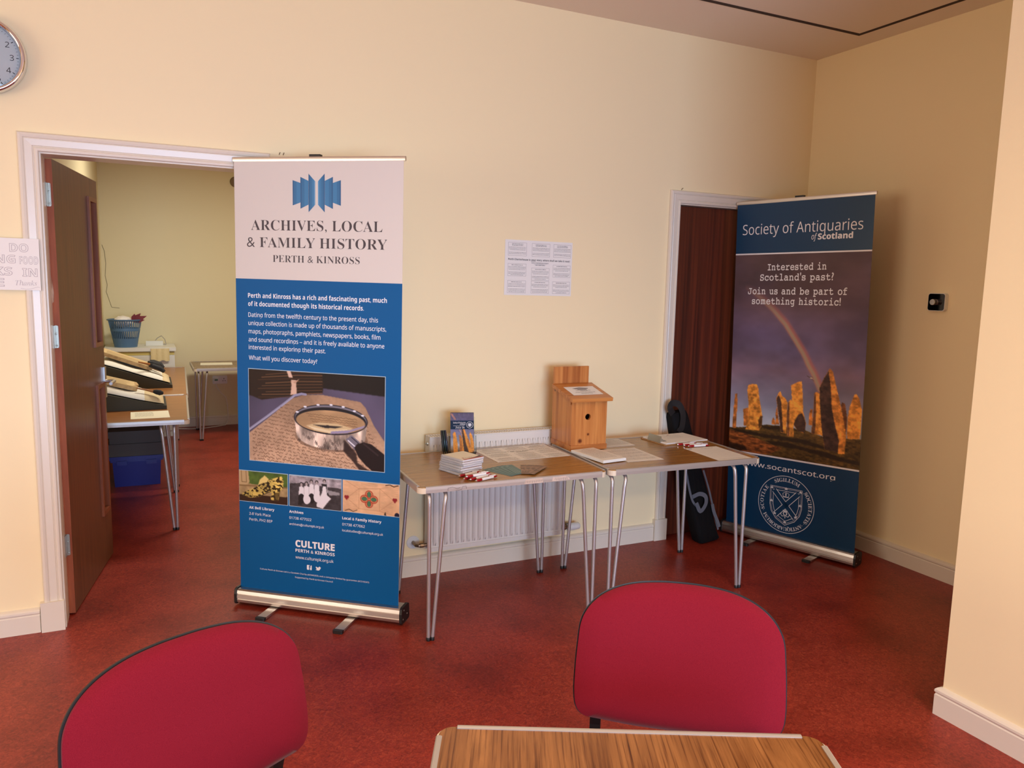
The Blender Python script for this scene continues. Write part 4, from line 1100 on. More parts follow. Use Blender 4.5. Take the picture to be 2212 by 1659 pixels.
# thermostat on the right wall
th_ = thing('thermostat', 'small square black-faced control with a silver knob on the right wall', 'thermostat', (XC, -.995, 1.524), -PI/2)
bm = NB(); prism(bm, rrect(-.050, -.048, .050, .048, .014), -.027, -.0003, 0, 'y'); finish(bm, 'housing', WHITEP, th_, bevel=.003)
bm = NB(); prism(bm, rrect(-.047, -.045, .047, .045, .012), -.030, -.0272, 0, 'y'); finish(bm, 'face', mat('gloss_black', (8, 8, 10), .08), th_, bevel=.001)
bm = NB(); lathe(bm, [(0, .032), (.0150, .032), (.0162, .030), (.0162, .010), (.0150, .009), (.0162, .008), (.0162, 0)], 28, mtx=Matrix.Translation((0, -.030, 0)) @ RX); finish(bm, 'knob', ALU, th_, smooth=True, angle=30)

# ------------------------------------------------------------------ wooden suggestion box
def pine(nm, knots, sc=1.0, d=0, stretch=(1, 1, .05)):
    s1 = tuple(46*v for v in stretch); s2 = tuple(13*v for v in stretch)
    return mat(nm, (172, 100, 46), .34, var=((212, 144, 78), s1, 6, .26, .70), nrough=.55, dist=.5, var2=((168, 112, 74), s2, 3, .50, .72), knots=knots)
bx = thing('suggestion_box', 'wooden posting box with a sloping lid and a round hole, on the table', 'box', (2.102, -.252, .7037), R(-1.5))
PF = pine('pine_front', [((-.052, -.112, .050), .016), ((-.004, -.112, .084), .009)]); PS = pine('pine_side', [((-.108, .085, .30), .012)], .75); PR = pine('pine_lid', None, 1, 0, (.05, 1, 1)); PB = pine('pine_base', None, 1, 0, (.05, 1, 1))
bm = NB(); box(bm, (-.110, -.118, 0), (.110, .112, .028)); finish(bm, 'base_board', PB, bx, bevel=.002)
bm = NB()                     # front with a real hole
fw, z0, z1, hx, hz, hr = .1065, .028, .262, -.008, .178, .0165
N_ = 32; ring_o = []; ring_i = []
for k in range(N_):
    a = 2*PI*k/N_; dx, dz = math.cos(a), math.sin(a)
    ts = []
    if dx > 1e-9: ts.append((fw-hx)/dx)
    if dx < -1e-9: ts.append((-fw-hx)/dx)
    if dz > 1e-9: ts.append((z1-hz)/dz)
    if dz < -1e-9: ts.append((z0-hz)/dz)
    t_ = min(ts); ring_o.append((hx+dx*t_, hz+dz*t_)); ring_i.append((hx+dx*hr, hz+dz*hr))
for y in (-.112, -.098):
    pass
vo = [[bm.verts.new((x, y, z)) for x, z in ring_o] for y in (-.112, -.098)]; vi = [[bm.verts.new((x, y, z)) for x, z in ring_i] for y in (-.112, -.098)]
for k in range(N_):
    j = (k+1) % N_
    bm.faces.new((vo[0][k], vo[0][j], vi[0][j], vi[0][k])); bm.faces.new((vo[1][j], vo[1][k], vi[1][k], vi[1][j])); bm.faces.new((vi[0][k], vi[0][j], vi[1][j], vi[1][k])); bm.faces.new((vo[0][j], vo[0][k], vo[1][k], vo[1][j]))
for cxn, czn in ((fw, z1), (-fw, z1), (-fw, z0), (fw, z0)):       # square off the corners
    for y in (-.112,):
        near = sorted([v for v in vo[0]], key=lambda v: (v.co.x-cxn)**2+(v.co.z-czn)**2)[:2]
        if min((v.co.x-cxn)**2+(v.co.z-czn)**2 for v in near) > 1e-8: bm.faces.new((near[0], near[1], bm.verts.new((cxn, y, czn))))
finish(bm, 'front_board', PF, bx)
for s_ in (-1, 1):
    bm = NB(); prism(bm, [(-.0975, .028), (.096, .028), (.096, .316), (-.0975, .263)], s_*.1065, s_*.0925, 0, 'x'); finish(bm, 'side_board', PS, bx, bevel=.001)
bm = NB(); box(bm, (-.1065, .0965, .028), (.1065, .112, .424)); finish(bm, 'back_board', pine('pine_back', None), bx, bevel=.002)
tl = math.atan2(.050, .225)
LM = Matrix.Translation((0, -.142, .262)) @ Matrix.Rotation(tl, 4, 'X')
bm = NB(); box(bm, (-.122, 0, 0), (.122, .240, .019), mtx=LM); ld = finish(bm, 'lid', PR, bx, bevel=.003)
s = Sheet(flat=True, base=.0006, eps=.0002); s.slab(-.090, -.062, .090, .062, .0004, PAPER)
s.poly([(-.035, .022), (.035, .022), (.05, .036), (.0, .050), (-.05, .036)], GREYINK, 1); s.rect(-.028, .010, .028, .024, GREYINK, 2); s.text('THE CHARTERHOUSE', -.045, .045, .0, .006, TXT, 2, 'bold'); s.text('PERTH', -.02, .02, -.010, .006, TXT, 2, 'bold')
s.text('Please post your ideas and', -.058, .058, -.028, .009, TXT, 2, 'sans', .005); s.text('comments in here', -.035, .035, -.046, .009, TXT, 2, 'sans', .005)
q = s.build('paper_label', ld); q.matrix_local = LM @ Matrix.Translation((.004, .118, .0194))

# ------------------------------------------------------------------ things lying on the two tables
TZ = .7004
def flat_paper(name, label, cat, x, y, rz, W, D, draw=None, z=TZ, t=.0006, group=None, mt=PAPER, curl=0):
    s = Sheet(flat=True, base=t, eps=.00016); s.slab(-W/2, -D/2, W/2, D/2, t, mt)
    if draw: draw(s)
    return tag(s.build(name, None, (x, y, z), (0, 0, rz)), label, cat, group)


def letter(seed, n=22, head=True):
    def f(s):
        g = np.random.default_rng(seed)
        if head: gibberish(s, -.05, .05, .122, .006, INK, 1, g)
        z = .108
        for i in range(n):
            if i % 6 != 5: gibberish(s, -.085, .085 if i % 6 != 4 else .02, z, .0042, TXT, 1, g)
            z -= .0103
    return f


def form(s):
    g = np.random.default_rng(9); s.rect(-.095, .124, -.07, .138, mat('blue_print', (120, 128, 170), .7), 1); gibberish(s, -.02, .06, .118, .006, TXT, 1, g)
    for i in range(9): s.line([(-.085, .09-i*.022), (.085, .09-i*.022)], .0008, GREYINK, 1)
    gibberish(s, -.085, .085, -.125, .004, TXT, 1, g)


def a3(s): charter_sheet(s, .42, .297)
flat_paper('printed_sheet', 'large white printed sheet lying flat on the notebook table by the radiator', 'paper sheet', 1.738, -.297, R(1.5), .42, .297, a3)
flat_paper('printed_sheet', 'single white sheet of text to the right of the paper pad', 'paper sheet', 2.262, -.530, R(-3.5), .21, .29, letter(3), group='printed A4 sheets')
flat_paper('printed_sheet', 'white sheet of text lying half behind the wooden box', 'paper sheet', 2.296, -.232, R(-2), .25, .205, lambda s: [gibberish(s, -.10, .115, .08-.0125*i, .0045, TXT, 1, np.random.default_rng(i)) for i in range(12)], group='printed A4 sheets')
flat_paper('printed_sheet', 'white form lying at the front right corner of the table', 'paper sheet', 2.722, -.660, R(-3), .21, .30, form, group='printed A4 sheets')
pd = Sheet(flat=True, base=.014, eps=.0002)
for i in range(7): pd.base = .002*(i+1); q = .0012*math.sin(i*2.1); pd.slab(-.072+q, -.135-q, .072+q, .135-q, .0019, PAPER)
g = np.random.default_rng(4); gibberish(pd, -.025, .03, .108, .006, INK, 1, g)
for i in range(16): gibberish(pd, -.055, .055, .09-.0118*i, .004, TXT, 1, g)
tag(pd.build('paper_pad', None, (2.064, -.520, TZ+.003), (0, 0, R(6))), 'thin pile of white printed slips in front of the wooden box', 'paper pile')

# clipboard with its papers
HB = mat('hardboard', (168, 124, 74), .6, var=((186, 142, 92), (80, 80, 80), 3, .4, .6))
cb = thing('clipboard', 'brown clipboard with a silver spring clip, on the right-hand table', 'clipboard', (2.724, -.290, TZ+.0005), R(3))
bm = NB(); prism(bm, rrect(-.165, -.112, .165, .112, .014), 0, .0035); finish(bm, 'board', HB, cb, bevel=.001)
bm = NB(); prism(bm, [(-.155, .0036), (-.148, .030), (-.144, .040), (-.1425, .030), (-.128, .018), (-.108, .0132), (-.108, .0120), (-.130, .0150), (-.144, .0060), (-.143, .0036)], -.055, .055, 0, 'y'); tube(bm, [(-.146, -.05, .020), (-.146, .05, .020)], .005, 10); finish(bm, 'spring_clip', ZINC, cb, smooth=True, angle=30)
cp = Sheet(flat=True, base=.0, eps=.0002)
for i in range(4): cp.base = .0018*(i+1); cp.slab(-.150+.002*i, -.104-.001*i, .153-.001*i, .104+.001*i, .0017, PAPER)
g = np.random.default_rng(8)
for i in range(5): gibberish(cp, -.05+.03*(i % 2), .07, .07-.016*i, .004, TXT, 1, g)
cp.rect(.005, .075, .02, .082, mat('red_print', (170, 60, 70), .7), 1); cp.line([(-.08, .04), (.12, .04)], .0008, GREYINK, 1); cp.line([(-.08, -.01), (.12, -.01)], .0008, GREYINK, 1)
tag(cp.build('paper_sheaf', None, (2.724, -.290, TZ+.0046), (0, 0, R(3))), 'sheaf of white papers held on the brown clipboard', 'paper pile')

# spiral notebooks
NBC = mat('cream_cover', (232, 224, 204), .6); NBR = mat('red_stripe_print', (176, 70, 62), .5); WIRE = mat('white_spiral_wire', (206, 204, 204), .35, .3); NBK = mat('dark_back_cover', (70, 66, 72), .6); PAGES = mat('page_edges', (232, 228, 230), .8, var=((206, 200, 206), (2, 2, 900), 2, .4, .6))
nb = thing('notebook', 'bottom spiral notebook of the stack on the table', 'notebook', (0, 0, 0), 0, 'stacked spiral notebooks')
bm = NB(); box(bm, (-.060, -.074, .0008), (.066, .074, .0084)); finish(bm, 'pages', PAGES, nb)
s = Sheet(flat=True, base=.0096, eps=.0002); s.slab(-.064, -.075, .067, .075, .0011, NBC); s.rect(-.05, -.075, .067, -.061, NBR, 1); s.poly([(-.02, -.061), (.067, -.061), (.067, -.040), (.03, -.054)], NBK, 2); s.rect(-.035, -.050, -.028, -.034, NBR, 2); gibberish(s, -.024, .02, -.046, .006, TXT, 2, np.random.default_rng(2)); s.build('cover', nb)
bm = NB(); box(bm, (-.064, -.075, 0), (.067, .075, .0007)); finish(bm, 'back_cover', NBK, nb)
bm = NB()
for i in range(24):
    y = -.070+.0061*i
    for q in range(1):
        P = [(-.0635+.0068*math.cos(a), y, .0065+.0056*math.sin(a)) for a in np.linspace(.4, 2*PI-.4, 9)]; tube(bm, P, .0010, 5)
finish(bm, 'spiral_binding', WIRE, nb, smooth=True)
NBL = ['bottom', 'second from the bottom', 'third from the bottom', 'middle', 'third from the top', 'second from the top', 'top']
for i in range(7):
    o = nb if i == 0 else dup(nb); g_ = np.random.default_rng(20+i)
    o.location = (1.302+.008*(g_.random()-.5)+(.004 if i > 3 else -.004), -.545+.008*(g_.random()-.5), TZ+.0104*i); o.rotation_euler = (0, 0, R(21+7*(g_.random()-.5)))
    o['label'] = ('top' if i == 6 else NBL[i]) + ' white spiral notebook of the stack of seven on the table'

# pens
PW = mat('white_pen_plastic', (238, 236, 238), .25); PRD = mat('red_pen_plastic', (158, 22, 34), .3)
RYM = Matrix.Rotation(PI/2, 4, 'Y')
def pen(label, group):
    t = thing('ballpoint_pen', label, 'pen', (0, 0, 0), 0, group)
    bm = NB(); lathe(bm, [(0, .040), (.0054, .040), (.0064, .052), (.0062, .078), (.0058, .108), (.0054, .1135)], 16, mtx=RYM); finish(bm, 'barrel', PW, t, smooth=True)
    bm = NB(); lathe(bm, [(.0040, .010), (.0056, .013), (.0066, .026), (.0058, .0405), (0, .0405)], 16, mtx=RYM); finish(bm, 'grip', PRD, t, smooth=True)
    bm = NB(); lathe(bm, [(0, 0), (.0009, .0005), (.0011, .003), (.0030, .008), (.0042, .0103)], 12, mtx=RYM); finish(bm, 'tip', CHROME, t, smooth=True)
    bm = NB(); lathe(bm, [(.0053, .113), (.0054, .118), (.0042, .130), (.0026, .1305), (.0026, .138), (0, .139)], 14, mtx=RYM); finish(bm, 'push_top', PRD, t, smooth=True, angle=35)
    bm = NB(); prism(bm, [(.112, .0045), (.126, .0050), (.128, .0085), (.092, .0100), (.086, .0078), (.09, .0072), (.112, .0068)], -.0022, .0022, 0, 'y'); finish(bm, 'clip', PW, t, smooth=True, angle=35)
    return t
p0 = pen('x', 'giveaway pens')
Z1 = TZ+.0066
PL = [(1.239, -.662, 20, 0, 'white and red pen at the back of the pile beside the notebooks'), (1.260, -.691, 21, 0, 'white and red pen second from the back of the pile on the table'), (1.240, -.716, 24, 0, 'white and red pen third from the back of the pile, tip left'),
      (1.262, -.734, 19, 0, 'white and red pen second from the front of the pile'), (1.279, -.764, 21, 0, 'front pen of the pile nearest the table edge'), (1.250, -.720, 13, 1, 'white and red pen lying on top of the pile beside the notebooks')]
for i, (x, y, a, lay, lb) in enumerate(PL):
    o = p0 if i == 0 else dup(p0); o.location = (x, y, Z1+.0105*lay); o.rotation_euler = (R(0), 0, R(a)); o['label'] = lb; o['group'] = 'pens beside the notebooks'
for x, y, a, lay, lb in ((2.660, -.484, -8, 0, 'front pen of the few beside the clipboard'), (2.652, -.456, -5, 0, 'middle pen of the three beside the clipboard'), (2.630, -.428, -3, 0, 'pen lying closest along the clipboard edge')):
    dup(p0, (x, y, Z1+.0105*lay), (0, 0, R(a)), lb, 'pens beside the clipboard')

# bookmarks fanned on the table
TEAL = mat('teal_card', (96, 126, 126), .55); TEALP = mat('pale_teal_print', (150, 172, 168), .6); BRN = mat('brown_patterned_card', (112, 88, 72), .5, var=((146, 116, 96), (70, 24, 10), 2, .45, .55), vrot=(0, 0, .8))
def bookmark(label, px, py, a, i, mt, txt, grp, L=.175, W=.055):
    s = Sheet(flat=True, base=.0005, eps=.00012); s.slab(-W/2, 0, W/2, L, .0005, mt)
    if txt:
        g = np.random.default_rng(i); s.disc(-.006, L-.022, .008, .006, TEALP, 1, 10)
        for k in range(3): s.line([(-.018+.012*k, .02), (-.018+.012*k, L-.045)], .0016, TEALP, 1)
    else: s.line([(0, .0), (0, L)], .0006, mt, 1)
    tag(s.build('bookmark', None, (px, py, TZ+.0008*i), (0, 0, R(a))), label, 'bookmark', grp)
ORD_ = ['leftmost', 'second from the left', 'middle', 'second from the right', 'rightmost']
for i in range(5): bookmark(ORD_[i]+' teal bookmark of the fan of five on the table', 1.500+.009*i, -.712+.002*i, 25-6.8*i, i, TEAL, True, 'teal bookmarks')
for i in range(3): bookmark(('left', 'middle', 'right')[i]+' brown patterned bookmark of the fan beside the teal ones', 1.558+.003*i, -.722-.002*i, -25-11.5*i, i+5, BRN, False, 'brown bookmarks')

# leaflet holder and leaflets
ACR = clear('clear_acrylic', (250, 252, 252), rough=.08, ior=1.04)
LH = Matrix.Rotation(R(-17), 4, 'Z')
lh = thing('leaflet_holder', 'clear acrylic leaflet holder at the back of the notebook table', 'leaflet holder', (1.432, -.232, TZ+.0068), R(-17))
TI = R(19)
TM = Matrix.Rotation(-TI, 4, 'X')
bm = NB()
for a, b in (((-.070, .016, 0), (.070, .0185, .19)), ((-.070, -.022, 0), (.070, -.020, .088)), ((-.070, -.020, 0), (-.0685, .016, .088)), ((.0685, -.020, 0), (.070, .016, .088)), ((-.070, -.020, 0), (.070, .016, .002))): box(bm, a, b, mtx=TM)
box(bm, (-.070, .0, -.0066), (.070, .075, -.0046))
finish(bm, 'pocket', ACR, lh)
def leaflet_pic():
    c = Canvas(0, 0, 1, 1.9, 70, 130); c.a = ramp((1.9-c.Y)/1.9, [(0, (92, 84, 110)), (.3, (96, 92, 126)), (.6, (128, 130, 158)), (.8, (190, 192, 204)), (1, (120, 80, 40))])
    c.seg([(.05, 1.85), (.20, 1.6)], .08, (196, 132, 110), .7); c.seg([(.36, 1.15), (.55, .75)], .06, (190, 150, 140), .7)
    for P, col in (([(.10, .9), (.16, 1.0), (.22, .95), (.30, .4), (.30, 0), (.12, 0)], ORA), ([(.36, .85), (.44, .82), (.55, .35), (.60, 0), (.40, 0)], ORD), ([(.48, 1.0), (.50, 1.32), (.56, 1.25), (.72, .75), (.85, .3), (.95, 0), (.50, 0)], ORA), ([(.48, 1.0), (.50, 1.32), (.54, 1.1), (.66, .4), (.78, 0), (.58, 0)], DRK), ([(.70, .7), (.78, .62), (.86, .3), (.8, .2)], ORD), ([(.80, .85), (.84, .98), (.93, .8), (1.0, .4), (1.0, .05), (.88, .1)], ORA)): c.poly(P, col)
    c.tint(c.noise(14, 26, 3, 3)-.5, .3)
    return c.a
LNAVY = mat('leaflet_navy', (14, 42, 70), .6, spec=.2)
LP = leaflet_pic()
for i in range(3):
    s = Sheet(base=.001, eps=.00025); s.slab(-.060, 0, .060, .205, .001, LNAVY)
    if i == 0:
        s.picture(-.060, 0, .060, .205, LP, 1); s.rect(-.060, .120, .060, .165, LNAVY, 2)
        s.text('Society of Antiquaries', -.046, .018, .150, .0085, WPRINT, 3, 'sans'); s.text('of Scotland', -.012, .016, .1425, .0055, WPRINT, 3, 'bold'); s.line([(-.046, .138), (.012, .138)], .0009, WPRINT, 3); s.text('Join Us', -.034, .012, .1245, .0105, WPRINT, 3, 'mono', .006, MG, capref=.66)
        s.ring(.039, .1425, .0165, .0015, WPRINT, 3, 30); s.ring(.039, .1425, .0095, .0012, WPRINT, 3, 20); s.poly([(.032, .149), (.046, .149), (.045, .139), (.039, .133), (.033, .139)], FINE, 3)
    o = s.build('leaflet'); o.matrix_world = Matrix.Translation((1.432, -.232, TZ+.0068)) @ LH @ TM @ Matrix.Translation((.001*i, -.006+.0055*i, .0025+.002*i))
    tag(o, ('front leaflet with standing stones in the clear holder', 'second leaflet, just behind the front one in the holder', 'rear leaflet in the clear holder, top edge showing')[i], 'leaflet', 'leaflets in the clear holder')
DKP = mat('dark_green_pen_plastic', (20, 44, 44), .2)
for i, (dx, mt) in enumerate(((0, BLACKP), (.012, DKP), (.024, mat('dark_blue_pen_plastic', (24, 30, 52), .2)))):
    bm = NB(); lathe(bm, [(0, 0), (.002, .004), (.0055, .020), (.0055, .112), (.0048, .114), (.0048, .122), (0, .123)], 14)
    o = finish(bm, 'pen', mt, None, smooth=True); o.matrix_world = Matrix.Translation((1.432, -.232, TZ+.0068)) @ LH @ Matrix.Translation((-.096+dx*.8, -.028+.003*i, .001)) @ Matrix.Rotation(-R(9), 4, 'X') @ Matrix.Rotation(-R(6), 4, 'Y')
    tag(o, ('black', 'dark green', 'dark blue')[i]+' pen standing at the left side of the leaflet holder', 'pen', 'pens in the leaflet holder')
bm = NB(); LQ = Matrix.Rotation(-R(9), 4, 'X') @ Matrix.Rotation(-R(6), 4, 'Y')
for a, b in (((-.105, -.038, 0), (-.0705, -.0365, .075)), ((-.105, -.012, 0), (-.0705, -.0105, .075)), ((-.105, -.0365, 0), (-.1035, -.012, .075)), ((-.0720, -.0365, 0), (-.0705, -.012, .075))): box(bm, a, b, mtx=LQ)
finish(bm, 'pen_pocket', ACR, lh)

# carrying bag of a banner, leaning on the closed door
CLOTH = mat('black_nylon_cloth', (15, 14, 16), .8, spec=.2, bump=((40, 40, 12), .4, .01)); WEB = mat('grey_webbing', (104, 108, 118), .7); WEBK = mat('black_webbing', (20, 19, 21), .6)
bg = thing('carrying_bag', 'long black padded bag leaning upright against the closed door', 'bag', (3.115, -.150, 0))
AX = Vector((-.198, .112, .815)); 
def along(t, ox=0, oy=0): return Vector((0, 0, 0))+AX*t+Vector((ox, oy, 0))
bm = NB(); rings = []
secs = [(0.0, .066, .040), (.012, .076, .050), (.10, .078, .052), (.35, .077, .052), (.6, .074, .050), (.85, .070, .046), (.97, .066, .040), (1.0, .058, .030)]
for t_, a, b in secs:
    rg = []
    for x, y in rrect(-a, -b, a, b, min(a, b)*.55, 4):
        rg.append(bm.verts.new(along(t_, x, y)+Vector((.004*math.sin(t_*17+x*30), .003*math.sin(t_*23), x*.16 if t_ > .9 else 0 if t_ > .05 else x*.13+.010))))
    rings.append(rg)
m_ = len(rings[0])
for a, b in zip(rings, rings[1:]):
    for k in range(m_): bm.faces.new((a[k], a[(k+1) % m_], b[(k+1) % m_], b[k]))
bm.faces.new(rings[0][::-1]); bm.faces.new(rings[-1]); finish(bm, 'body', CLOTH, bg, smooth=True, angle=50)
def strap(nm, P, wd, mt, side=(0, 1, 0)):
    bm = NB(); P = [Vector(p) for p in P]; L_ = []; S = Vector(side)
    Q = [P[0]*2-P[1]]+P+[P[-1]*2-P[-2]]; P = []
    for i in range(1, len(Q)-2):
        a, b, c_, d = Q[i-1:i+3]
        for k in range(5): t = k/5; P.append(.5*(2*b+(c_-a)*t+(2*a-5*b+4*c_-d)*t*t+(3*b-a-3*c_+d)*t**3))
    P.append(Q[-2])
    for i, p in enumerate(P):
        t = (P[min(i+1, len(P)-1)]-P[max(0, i-1)]).normalized(); q = t.cross(S).normalized(); th = S*.0012
        L_.append([bm.verts.new(p+q*wd/2-th), bm.verts.new(p-q*wd/2-th), bm.verts.new(p-q*wd/2+th), bm.verts.new(p+q*wd/2+th)])
    for a, b in zip(L_, L_[1:]):
        for k in range(4): bm.faces.new((a[k], a[(k+1) % 4], b[(k+1) % 4], b[k]))
    bm.faces.new(L_[0]); bm.faces.new(L_[-1][::-1]); return finish(bm, nm, mt, bg)
def front(t_, x): return along(t_, x, -.054)
strap('grey_strap', [front(.56, -.066), front(.42, -.072), front(.34, -.068), front(.30, -.050)], .014, WEB)
strap('handle_loop', [front(.30, -.050)+Vector((-.004, -.004, .02)), front(.285, -.03)+Vector((0, -.012, -.02)), front(.31, .012)+Vector((0, -.016, 0)), front(.365, .028)+Vector((0, -.012, 0)), front(.375, -.01)+Vector((0, -.006, .012)), front(.37, -.062)], .026, WEB)
strap('grey_strap', [front(.56, .066), front(.42, .074), front(.28, .074), front(.16, .072), front(.10, .074)], .012, WEB)
strap('buckle_tail', [front(.30, .072)+Vector((0, -.004, 0)), front(.24, .068)+Vector((0, -.007, 0)), front(.16, .080)+Vector((0, -.006, 0)), front(.12, .084)+Vector((0, -.004, 0))], .022, WEB)
strap('carry_strap', [along(.99, -.05, -.036), along(1.04, -.07, -.048), along(1.075, -.045, -.05), along(1.06, .0, -.052), along(.99, .01, -.054), along(.90, -.02, -.056), along(.86, -.05, -.05)], .040, WEBK)

# ------------------------------------------------------------------ the small room behind the open door
A_ = folding_table('wood-topped folding table with the near foam wedge, seen through the doorway', -.158, 1.775, R(-2.0), .78, 1.075, LAM2, group='tables in the small room', inset=.085, iny=(.04, .12))
B_ = folding_table('wood-topped folding table with the far foam wedge, seen through the doorway', -.100, 3.285, R(-2.0), .78, 1.88, LAM2, group='tables in the small room', inset=.085)
D_ = folding_table('pale-edged folding table along the far wall of the small room', .985, 4.36, 0, 1.20, .68, mat('grey_brown_laminate', (120, 96, 72), .35, var=((140, 116, 90), (60, 6, 60), 3, .4, .6)), group='tables in the small room', inset=.045)

FOAM = mat('olive_foam_wedge', (58, 54, 42), .85); PIL = mat('white_cotton', (226, 222, 208), .85, bump=((60, 60, 60), .3, .004)); CAL = mat('unbleached_calico', (214, 194, 152), .85, bump=((50, 50, 50), .3, .004)); OLDP = mat('old_tan_paper', (188, 158, 112), .8, var=((160, 128, 84), (30, 30, 30), 4, .4, .65), bump=((40, 40, 40), .3, .004)); OLDI = mat('faded_brown_ink', (130, 98, 66), .8)
def wedge(label, x1, y0, y1, z_hi, cat='foam wedge', group='book rest wedges'):
    bm = NB(); prism(bm, [(-.36, 0), (x1, 0), (x1, .022), (-.36, z_hi)], y0, y1, 0, 'y'); o = finish(bm, 'foam_wedge', FOAM, None, bevel=.004); o.location = (0, 0, TZ); return tag(o, label, cat, group)
wedge('olive foam book-rest wedge nearest the doorway', .10, 1.68, 2.12, .135); wedge('olive foam book-rest wedge farther back on the second table', .165, 2.72, 3.25, .205)


def pillow(name, label, x0, x1, y0, y1, zt0, zt1, mt, th=.045, band=None, group=None):
    """soft cushion lying on a slope that runs down from x0 (height zt0) to x1 (height zt1)"""
    bm = NB(); nx, ny = 18, 14; top = {}; bot = {}
    for i in range(nx+1):
        for j in range(ny+1):
            u, v = i/nx, j/ny; x = x0+(x1-x0)*u; y = y0+(y1-y0)*v; e = (1-(2*u-1)**6)*(1-(2*v-1)**6); z = zt0+(zt1-zt0)*u
            wv_ = .006*math.sin(u*9+v*4)+.004*math.sin(v*13)
            top[i, j] = bm.verts.new((x, y+.012*math.sin(u*7), z+.006+(th+wv_)*max(0, e)**.6)); bot[i, j] = bm.verts.new((x, y+.012*math.sin(u*7), z+.004))
    def face(q, mi=0): f = bm.faces.new(q); f.material_index = mi
    for i in range(nx):
        mi = 1 if band and i/nx >= band else 0
        for j in range(ny):
            face((top[i, j], top[i+1, j], top[i+1, j+1], top[i, j+1]), mi); face((bot[i, j], bot[i, j+1], bot[i+1, j+1], bot[i+1, j]), mi)
        for j in (0, ny): face((top[i, j], top[i+1, j], bot[i+1, j], bot[i, j]), mi)
    for j in range(ny):
        face((top[0, j], top[0, j+1], bot[0, j+1], bot[0, j])); face((top[nx, j], top[nx, j+1], bot[nx, j+1], bot[nx, j]), 1 if band else 0)
    o = finish(bm, name, [mt, CAL], None, smooth=True, angle=70); return tag(o, label, 'cushion', group)
pillow('book_cushion', 'white cushion with a calico end, on the near foam wedge', -.33, .085, 1.70, 2.10, TZ+.132, TZ+.028, PIL, .035, .68, 'book cushions'); pillow('book_cushion', 'white cushion on the far foam wedge', -.33, .15, 2.74, 3.22, TZ+.200, TZ+.034, PIL, .030, .86, 'book cushions')


def old_book(label, x0, x1, y0, y1, z0, z1, seed):
    o = thing('old_papers', label, 'old book', (x0, y0, z0), 0, 'old volumes under treatment'); sl = math.atan2(z1-z0, x1-x0); L_ = math.hypot(x1-x0, z1-z0); g = np.random.default_rng(seed)
    bm = NB(); n = 16; prev = None
    for i in range(n+1):                                  # worn text block with ragged fore-edge
        pass
    P = [(0, 0)]+[(L_*(.2+.1*k), -.006*g.random()) for k in range(8)]+[(L_, .02), (L_-.012, .10), (L_+.004, .16), (L_-.01, y1-y0)]+[(L_*(.9-.15*k), (y1-y0)+.008*g.random()) for k in range(6)]+[(0, y1-y0)]
    prism(bm, P, 0, .026); b_ = finish(bm, 'text_block', OLDP, o, bevel=.002); b_.rotation_euler = (0, -sl, 0)
    s = Sheet(flat=True, base=.0275, eps=.0004); s.poly([(.01, .012), (L_*.86, .008), (L_*.93, .06), (L_*.90, y1-y0-.02), (.012, y1-y0-.012)], mat('old_pale_leaf', (204, 178, 130), .8), 0)
    for k in range(11): s.line([(.03+.01*g.random(), .03+.02*k), (L_*(.70+.12*g.random()), .03+.02*k)], .003, OLDI, 1)
    s.build('open_leaf', o, rot=(0, -sl, 0)); return o
old_book('brown crumbling papers lying on the near white cushion', -.33, -.075, 1.76, 2.03, TZ+.185, TZ+.112, 1); old_book('brown crumbling papers lying on the far white cushion', -.33, .02, 2.80, 3.14, TZ+.262, TZ+.128, 2)
BRW = mat('varnished_brush_handle', (150, 96, 50), .35); BRB = mat('black_bristle', (26, 24, 24), .8, bump=((300, 300, 300), .4, .004)); GLV = mat('black_weight_cloth', (24, 23, 24), .7, bump=((80, 80, 80), .3, .004))
bh = thing('brush', 'flat wood-handled dusting brush with black bristles on the near cushion', 'brush', (-.075, 1.745, TZ+.132), R(-6))
bm = NB(); tube(bm, [(0, 0, .004), (.04, 0, -.004), (.075, 0, -.014), (.10, 0, -.020)], .006, 10, rs=[.004, .006, .007, .010]); finish(bm, 'handle', BRW, bh, smooth=True)
bm = NB(); lathe(bm, [(0, 0), (.010, .002), (.016, .02), (.018, .045), (.010, .062), (0, .066)], 16, mtx=Matrix.Translation((.096, 0, -.018)) @ Matrix.Rotation(PI/2+.25, 4, 'Y')); finish(bm, 'bristles', BRB, bh, smooth=True)
for i, (x, y, z, a, l_) in enumerate(((.045, 2.86, .874, 12, .10), (.062, 2.94, .870, -8, .11), (.06, 2.79, .854, 4, .12))):
    bm = NB(); tube(bm, [(-l_/2, 0, 0), (-l_/4, .006, .004), (l_/4, .004, .002), (l_/2, -.004, -.012)], .017, 12, rs=[.012, .019, .020, .013]); o = finish(bm, 'weight_bag', GLV, None, smooth=True); o.location = (x, y, z); o.rotation_euler = (0, R(22), R(a)); tag(o, ('middle', 'rear', 'front')[i]+' of the three small black weight bags on the far cushion', 'weight', 'black weight bags')
bk = thing('brush', 'small brown-handled brush beside the black weight bags', 'brush', (-.03, 2.745, TZ+.196), R(40))
bm = NB(); tube(bm, [(-.05, 0, .014), (0, 0, 0), (.05, 0, -.012)], .007, 10, rs=[.005, .008, .010]); finish(bm, 'handle', BRW, bk, smooth=True)
bm = NB(); tube(bm, [(.048, 0, -.012), (.085, 0, -.022)], .012, 10, rs=[.010, .015]); finish(bm, 'bristles', BRB, bk, smooth=True)
flat_paper('printed_sheet', 'cream sheet of typed lines at the front of the small-room table', 'paper sheet', -.002, 1.478, R(1), .22, .27, lambda s: [gibberish(s, -.085, .02, .09-.016*i, .006, TXT, 1, np.random.default_rng(i+40)) for i in range(10)], mt=mat('cream_paper', (234, 230, 206), .8))
